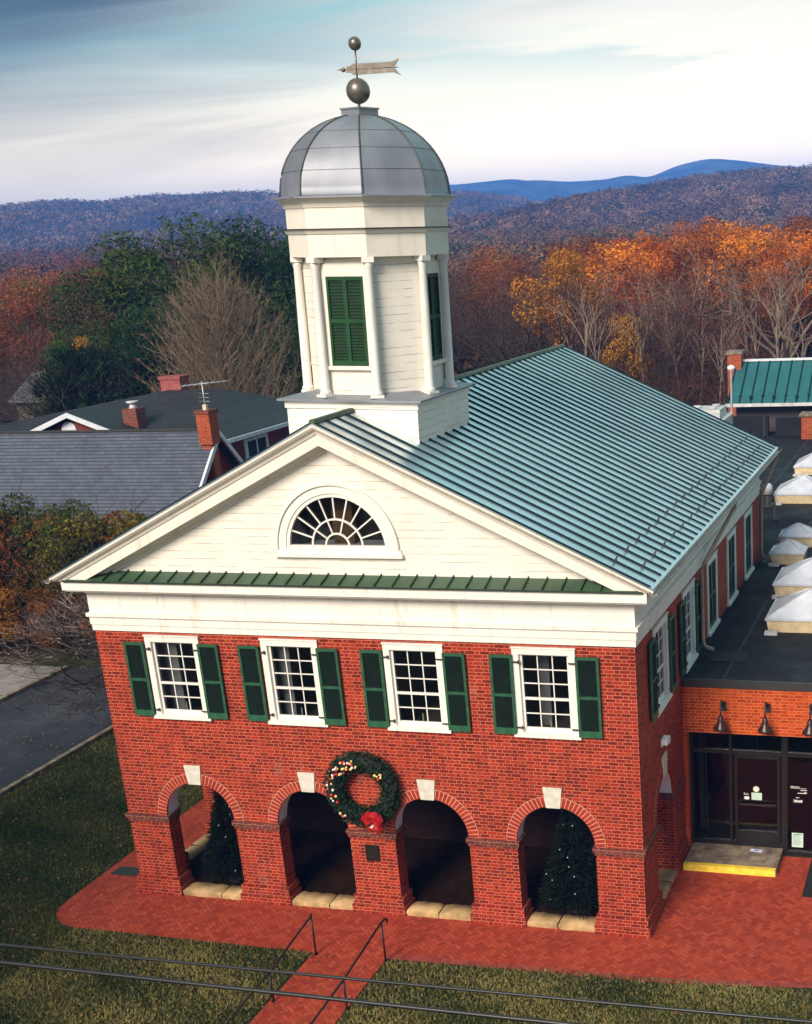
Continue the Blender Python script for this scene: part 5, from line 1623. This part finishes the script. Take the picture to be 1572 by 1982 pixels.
# west side: pines round the bare fan tree, red wood behind
for i, (x, y, h, w, lb) in enumerate(((-40.3, 60, 16.6, 1.2, 'broad tall dark green pine, highest of the group behind the bare fan shaped tree'), (-37.2, 63, 16.4, 1.1, 'dark green pine crown rising just behind the top of the bare fan shaped tree'), (-44.2, 58, 14.6, 1.2, 'green pine on the outer flank of the tall pines, beside the red wood'), (-42.6, 53, 10.6, 1.1, 'lower pine in front of the tall pines, behind the hipped roof'), (-35.6, 67, 15.2, 1.0, 'dark pine between the bare fan shaped tree and the cupola'), (-32.6, 64, 14.6, 1.05, 'dark pine partly hidden by the cupola'), (-34.5, 56, 11.0, 1.1, 'dense dark pine low behind the bare fan shaped tree'), (-38.5, 54, 11.6, 1.1, 'shaded pine directly behind the bare fan shaped tree'), (-30.0, 58, 10.5, 1.1, 'shaded pine low beside the cupola columns'), (-65.5, 78, 12.8, .9, 'single dark pine standing in the red wood'))):
    plant(pines[i % 3], x, y, h, 15, lb, 'pine tree', 'pines around the neighbouring houses', R_.uniform(0, 6.28), w)
fill(20, oakR, 62, 150, -.80, -.67, 10.5, 14.0, 14, 'rust leaved oak in the red wood beyond the houses', 'rust leaved trees in the wood beyond the houses', seed=11, gap=4.5, wide=(1.0, 1.3))
fill(30, bareP, 50, 140, -.82, -.66, 8.5, 12.6, 14, 'leafless reddish tree in the wood beyond the houses', 'bare trees in the wood beyond the houses', seed=12, gap=4)
fill(16, bareG, 44, 70, -.80, -.70, 6.5, 9.5, 14, 'leafless grey tree standing near the grey roofed shed', 'bare trees near the shed', seed=13, gap=3)
plant(oakY[0], -39.6, 47.5, 9.9, 14, 'small bright yellow leaved tree behind the hipped roof', 'tree', None, .3, .36)
plant(dark, -39.0, 46.2, 8.6, 9, 'dark rounded cedar behind the hipped roof, under the yellow tree', 'tree', None, .3, 1.1)
plant(dark, -36.0, 48.4, 8.0, 9, 'dark cedar behind the hipped roof, smaller than the one under the yellow tree', 'tree', None, 2.3, 1.2)
# fan shaped bare tree
def fan_tree():
    rnd = random.Random(5); H = 13.8; segs, tips = [], []
    for q in range(10): segs.append(((0, 0, H * .8 * q / 10), (0, 0, H * .8 * (q + 1) / 10), .36 * (1 - q / 11), .36 * (1 - (q + 1) / 11)))
    N = 170
    def limb(p, d, L, r, n, bend):
        out = [p]
        for q in range(n):
            d = (d + bend + Vector((rnd.gauss(0, .06), rnd.gauss(0, .06), rnd.gauss(0, .05)))).normalized(); p2 = p + d * L / n
            segs.append((tuple(p), tuple(p2), r * (1 - .75 * q / n), r * (1 - .75 * (q + 1) / n))); p = p2; out.append(p)
        return out, d
    for i in range(N):
        # targets over an egg shaped envelope, widest under the middle
        c = 1 - 1.60 * (i + .5) / N; a = i * 2.39996 + rnd.gauss(0, .1); s_ = (1 - c) ** .34 if c > 0 else math.sqrt(max(0, 1 - c * c))
        e = rnd.uniform(.55, 1.0) ** .5
        T_ = Vector((4.3 * s_ * math.cos(a) * e, 4.3 * s_ * math.sin(a) * e, 6.9 + (6.8 if c > 0 else 4.4) * c * e))
        z0 = min(max(1.8, T_.z - math.hypot(T_.x, T_.y) * rnd.uniform(.9, 1.3) - .7), H * .74)
        P0 = Vector((0, 0, z0)); mid = P0.lerp(T_, .5); mid.x *= 1.2; mid.y *= 1.2; prev = P0; n = 7; r0 = rnd.choice((.045, .06, .085))
        for q in range(1, n + 1):
            t = q / n; p = P0 * (1 - t) ** 2 + mid * 2 * t * (1 - t) + T_ * t * t
            p += Vector((rnd.gauss(0, .06), rnd.gauss(0, .06), rnd.gauss(0, .04)))
            segs.append((tuple(prev), tuple(p), r0 * (1 - .85 * (q - 1) / n), r0 * (1 - .85 * q / n)))
            dd = (p - prev).normalized()
            if q >= 2:
                for _ in range(2):
                    d = (dd + Vector((rnd.gauss(0, .5), rnd.gauss(0, .5), rnd.gauss(.0, .35)))).normalized()
                    pts, de = limb(p, d, rnd.uniform(.6, 1.35) * (1.15 - .4 * t), .020, 3, Vector((0, 0, .13)))
                    for w in pts[1:]:
                        for _ in range(2):
                            pt, _d = limb(w, (de + Vector((rnd.gauss(0, .5), rnd.gauss(0, .5), rnd.gauss(.1, .4)))).normalized(), rnd.uniform(.25, .5), .009, 1, Vector((0, 0, 0)))
                            if rnd.random() < .3: tips.append(tuple(pt[-1]))
            prev = p
    rn = np.random.default_rng(4); T_ = np.array(tips)
    V1, F1, C1 = twigs(tips, 3, 3, .15, .34, (.17, .115, .07))
    L_ = T_[((T_[:, 0] < -2.6) & (rn.random(len(T_)) < .35)) | (rn.random(len(T_)) < .02)]
    V2, F2, C2 = leaves_on([tuple(t) for t in L_], 6, 2, .2, .10, .2, (.24, .08, .035))
    t = tree_proto('bare_tree', segs, M['bark_tan'], np.concatenate([V1, V2]), np.concatenate([F1, F2 + len(V1)]), np.concatenate([C1, C2]), M['leaf'])
    t.location = (-29.2, 45.6, 0)
    tag(t, 'large leafless tree with a dense rounded fan of fine tan branches behind the hipped roof', 'tree')
fan_tree()
# shrubs and small trees between the road and the slate roofed house
shr = []
for sd, c, c2 in ((41, (.30, .11, .016), (.10, .04, .014)), (42, (.10, .12, .018), (.035, .05, .012)), (43, (.19, .16, .018), (.05, .055, .012)), (44, (.14, .040, .018), (.05, .022, .014))):
    sg, tp = skeleton(sd, 4.8, .15, 1.2, 3, kids=(3, 4), r0=.1)
    V, F, C = lobed_crown(sd, 2.7, 1.5, 2.0, 34, .55, 240, .06, .15, c, c2, jit=.6, under=-.9)
    shr.append(tree_proto('autumn_shrub', sg, M['bark_dark'], V, F, C, M['leaf']))
r = random.Random(12)
for i, (x, y, h, kx) in enumerate(((-23.4, 19.0, 5.6, 0), (-21.6, 19.6, 5.7, 1), (-20.2, 18.6, 5.2, 2), (-19.0, 19.8, 5.5, 0), (-17.9, 19.2, 5.2, 2), (-16.7, 19.8, 5.3, 0), (-15.6, 19.0, 4.6, 2), (-24.6, 20.0, 6.0, 1), (-22.4, 17.4, 3.2, 0), (-24.0, 16.9, 2.6, 1), (-18.6, 17.6, 3.6, 0), (-16.6, 17.4, 3.2, 0), (-20.6, 17.0, 2.6, 0), (-25.6, 17.6, 3.6, 1))):
    nm = ('orange', 'olive green', 'yellow green', 'dark red')[kx]
    plant(shr[kx], x, y, h, 5, nm + ' leaved shrub in the thicket before the slate roofed house', 'shrub', nm + ' shrubs of the thicket before the slate roof', r.uniform(0, 6.28), r.uniform(1.0, 1.3))
sb = bare('bare_shrub', 51, 4, (.24, .19, .17), M['bark'], per=12, lo=.25, hi=.6, trunk=.08, levels=3, kids=(3, 4), r0=.05, spread=1.1)
plant(sb, -17.0, 15.9, 3.5, 4, 'grey leafless shrub at the end of the road by the courthouse corner', 'shrub', None, .4, 1.3)
plant(sb, -19.4, 16.3, 2.3, 4, 'low pinkish leafless shrub on the bank above the road', 'shrub', None, 2.4, 1.5)
bt = bare('bare_tree', 61, 7, (.05, .035, .03), M['bark_dark'], per=4, lo=.3, hi=.8, trunk=.22, levels=4, kids=(2, 3), r0=.34, spread=1.5, up=.05, wig=.24)
plant(bt, -11.0, 10.6, 5.0, 7, 'dark leafless tree spreading its branches over the road beside the courthouse', 'tree', None, 2.2, 1.5)
for t in oakO + oakR + oakY + thin + bareG + bareP + slim + sap + pines + [dark] + shr + [sb, bt]:
    if t.name not in used_proto:                      # a kind nothing was planted from
        for ch in list(t.children): bpy.data.objects.remove(ch)
        bpy.data.objects.remove(t)

# ================================================================ woods and hills far off
def clumps(P, h, w, col, per, seed, lo, hi, vert=.5):
    """stuff: one mesh of leafy or twiggy flakes, a crown-full for each base point"""
    rnd = np.random.default_rng(seed); n = len(P); N = n * per
    d = rnd.normal(0, 1, (N, 3)); d /= np.linalg.norm(d, axis=1)[:, None]; d[:, 2] = np.where(d[:, 2] < -.3, -d[:, 2], d[:, 2])
    rr = rnd.uniform(.6, 1, (N, 1)) ** .5 * np.repeat(rnd.uniform(.8, 1.2, (n, 3)), per, 0)
    C = d * rr; W_ = np.repeat(w, per)[:, None]; H_ = np.repeat(h, per)[:, None]
    C = np.concatenate([C[:, :2] * W_, (C[:, 2:] * .45 + .55) * H_], 1) + np.repeat(P, per, 0)
    nn = d + rnd.normal(0, .38, (N, 3)); nn /= np.linalg.norm(nn, axis=1)[:, None]
    d1 = np.cross(nn, rnd.normal(0, 1, (N, 3))); d1 /= np.linalg.norm(d1, axis=1)[:, None]; s1 = np.cross(nn, d1)
    l = rnd.uniform(lo, hi, (N, 1)) * np.repeat(w, per)[:, None]
    V = np.stack([C - s1 * l * .45 - d1 * l * .4, C + s1 * l * .45 - d1 * l * .4, C + d1 * l * .6], 1).reshape(-1, 3)
    return V, np.arange(3 * N).reshape(-1, 3), np.repeat(col * rnd.uniform(.8, 1.2, (n, 1)), per, 0) * rnd.uniform(.88, 1.12, (N, 1))

def wood(name, n, y0, y1, a0, a1, h0, h1, w0, w1, per, pal, seed, lo=.18, hi=.5, zf=None, vert=.5):
    rnd = np.random.default_rng(seed)
    y = np.sqrt(rnd.uniform(y0 ** 2, y1 ** 2, n)); x = 12 + (y + 23.6) * rnd.uniform(a0, a1, n)
    z = rise(np.hypot(x - 12, y + 24)) - .5
    pal = np.array(pal); patch = np.sin(x * .021 + np.sin(y * .013) * 2) * .5 + np.sin(y * .03 + x * .011) * .5
    ci = np.clip(((patch + rnd.normal(0, .7, n)) * .25 + .5) * len(pal), 0, len(pal) - 1).astype(int)
    V, F, C = clumps(np.stack([x, y, z], 1), rnd.uniform(h0, h1, n), rnd.uniform(w0, w1, n), pal[ci], per, seed, lo, hi, vert)
    tag(np_mesh(name, V, F, M['far_leaf'], None, C), kind='stuff')
DARK = [(.018, .012, .010), (.028, .016, .012), (.040, .022, .016), (.015, .014, .009)]
wood('understorey', 420, 60, 175, -.42, -.08, 3, 8.5, 1.6, 2.6, 60, DARK, 71, .15, .35)
wood('understorey', 300, 52, 170, -.86, -.5, 3, 8.0, 1.6, 2.8, 60, DARK + [(.06, .018, .015)], 72, .15, .35)
PAL = [(.13, .075, .06), (.10, .066, .06), (.12, .055, .04), (.17, .06, .035), (.08, .06, .052), (.12, .085, .075), (.03, .04, .022)]
PALR = [(.12, .07, .055), (.15, .06, .035), (.20, .075, .03), (.10, .066, .05), (.13, .08, .06), (.035, .05, .022)]
wood('forest', 1500, 160, 480, -.50, -.04, 8, 12.5, 2.8, 4.4, 150, PALR, 73, .10, .22)
wood('forest', 1300, 140, 480, -.98, -.50, 8, 12.5, 2.8, 4.4, 150, PALR, 74, .10, .22)
wood('forest', 5200, 480, 1000, -1.0, -.02, 8, 12, 3.2, 5.2, 60, PAL, 75, .2, .38)

def hill(name, pts, y, depth, amp, seed, mcol, ntree, per, w, pal, back=300, fl=(.2, .4)):
    """a ridge whose crest runs through the given (x, z) points at distance y"""
    px = np.array([p[0] for p in pts]); pz = np.array([p[1] for p in pts])
    nx_, ns = 220, 46
    X = np.linspace(px[0], px[-1], nx_); zc = np.interp(X, px, pz)
    ker = np.hanning(9); ker /= ker.sum(); zc = np.convolve(np.pad(zc, 4, mode='edge'), ker, 'valid')
    rnd = np.random.default_rng(seed); ph = rnd.uniform(0, 6.28, 12)
    def surf(xx, s):
        z0 = np.interp(xx, X, zc)
        yy = y - s * depth + np.sin(xx * 6.0 / depth + ph[0]) * depth * .05
        f = np.where(s >= 0, (1 - np.clip(s, 0, 1)) ** 1.35, np.exp(-(s * depth / back) ** 2 * 3))
        sp = np.sin(xx * 14 / depth + s * 3 + ph[1]) * .5 + np.sin(xx * 31 / depth - s * 5 + ph[2]) * .3 + np.sin(xx * 57 / depth + s * 9 + ph[3]) * .2
        base = rise(np.hypot(xx - 12, yy + 24))
        z = base + (z0 - base) * f + amp * sp * np.clip(s, 0, 1) * (1 - np.clip(s, 0, 1)) * 3
        return yy, z
    sv = np.concatenate([np.linspace(-1.2 * back / depth, -.02, 8), np.linspace(0, 1, ns)])
    XX, SS = np.meshgrid(X, sv); YY, ZZ = surf(XX, SS)
    V = np.stack([XX, YY, ZZ], -1).reshape(-1, 3); m = len(X)
    I, J = np.meshgrid(np.arange(len(sv) - 1), np.arange(m - 1), indexing='ij'); q = (I * m + J).ravel()
    tag(np_mesh(name, V, np.stack([q, q + 1, q + 1 + m, q + m], 1), mcol, None, None, True), kind='structure')
    if ntree:
        xt = rnd.uniform(px[0], px[-1], ntree); st = rnd.uniform(-.04, .97, ntree) ** 1.0
        yt, zt = surf(xt, st)
        pal = np.array(pal); pat = np.sin(xt * 22 / depth + st * 7) * .5 + np.sin(xt * 41 / depth - st * 12) * .4
        ci = np.clip(((pat * 1.3 + rnd.normal(0, .45, ntree)) * .26 + .5) * len(pal), 0, len(pal) - 1).astype(int)
        Vt, Ft, Ct = clumps(np.stack([xt, yt, zt - .5], 1), rnd.uniform(.75, 1.15, ntree) * w * 2.0, rnd.uniform(.75, 1.2, ntree) * w * .8, pal[ci], per, seed + 1, *fl)
        tag(np_mesh('hillside_forest', Vt, Ft, M['far_leaf'], None, Ct), kind='stuff')
def hill_mat(name, ca, cb, sc):
    m, k = mat(name); n_ = k.noise(k.pos(), sc, 8, .7)
    return finish(m, k, k.ramp(n_, [(.35, ca), (.65, cb)]), 1.0, 0, n_, 1.0, 8.0, .0)
M['hill_near'] = hill_mat('wooded_slope', (.09, .065, .06), (.17, .12, .105), .03)
M['hill_far'] = hill_mat('distant_slope', (.02, .025, .03), (.14, .13, .13), .012)
near = [(-383, 10.4), (-335, 15.8), (-293, 24.5), (-259, 32.7), (-212, 41.2), (-187, 46.8), (-152, 49.9), (-128, 51.0), (-94, 51.1), (-37, 46.7), (60, 44)]
left = [(-1420, 68), (-1291, 69.7), (-1214, 74.6), (-1103, 75.9), (-1059, 83.1), (-1009, 83.3), (-962, 78.5), (-914, 79.8), (-873, 83.6), (-828, 76.7), (-776, 77.1), (-738, 76.1), (-639, 71.6), (-531, 66.7), (-462, 55.2), (-406, 42.0), (-362, 27.0), (-324, 6.4)]
far = [(-2250, 110), (-2123, 125.2), (-2042, 146.1), (-1845, 164.9), (-1771, 166.9), (-1686, 156.1), (-1460, 160.1), (-1229, 154), (-1149, 156.4), (-1084, 158.3), (-1007, 145.8), (-930, 141.4), (-830, 140.1), (-773, 146.9), (-724, 136.2), (-657, 158.8), (-584, 169.7), (-513, 161), (-443, 148.1), (-270, 126.9), (-101, 95.7)]
PALN = [(.05, .034, .034), (.09, .055, .046), (.13, .074, .056), (.17, .098, .068), (.24, .14, .095), (.035, .038, .026)]
hill('near_hill', [(x, z - 8) for x, z in near], 900, 420, 6.0, 81, M['hill_near'], 5600, 64, 5.0, PALN, 200, (.18, .36))
hill('wooded_ridge', [(x, z - 7) for x, z in left], 1400, 620, 18.0, 82, M['hill_near'], 14000, 30, 5.6, PALN, 300, (.24, .48))
hill('blue_mountains', far, 3200, 1100, 45.0, 83, M['hill_far'], 0, 0, 0, None, 500)
FH = empty('white_farmhouse', (-208, 690, float(rise(np.hypot(-220, 714))) + 6), 'tiny white farmhouse in a clearing at the foot of the wooded hill', 'house')
b = MB(); prism_roof(b, -6, 6, 0, 8, -3.6, 3.6, 5, .3); prism_roof(b, 8, 14, 0, 5, -3, 3, 3, .3); b.build('roof', M['flash'], FH)
b = MB(); b.box(-5.7, 5.7, -3.2, 3.2, -8, 5); b.box(8.3, 13.7, -2.6, 2.6, -8, 3); b.build('wall', M['white_plastic'], FH)

# ---------------------------------------------------------------- haze: even, pale, one box round everything
m, k = mat('haze')
vp = k.n('ShaderNodeVolumePrincipled', {'Color': (0.10, 0.34, 1.0), 'Density': 0.00033, 'Anisotropy': -0.3})
k.n('ShaderNodeOutputMaterial', {'Volume': vp.outputs[0]})
hb = MB(); hb.box(-2750, 1000, -110, 4400, -1.6, 182)
ho = hb.build('haze', m); tag(ho, kind='stuff')
ho.visible_shadow = True
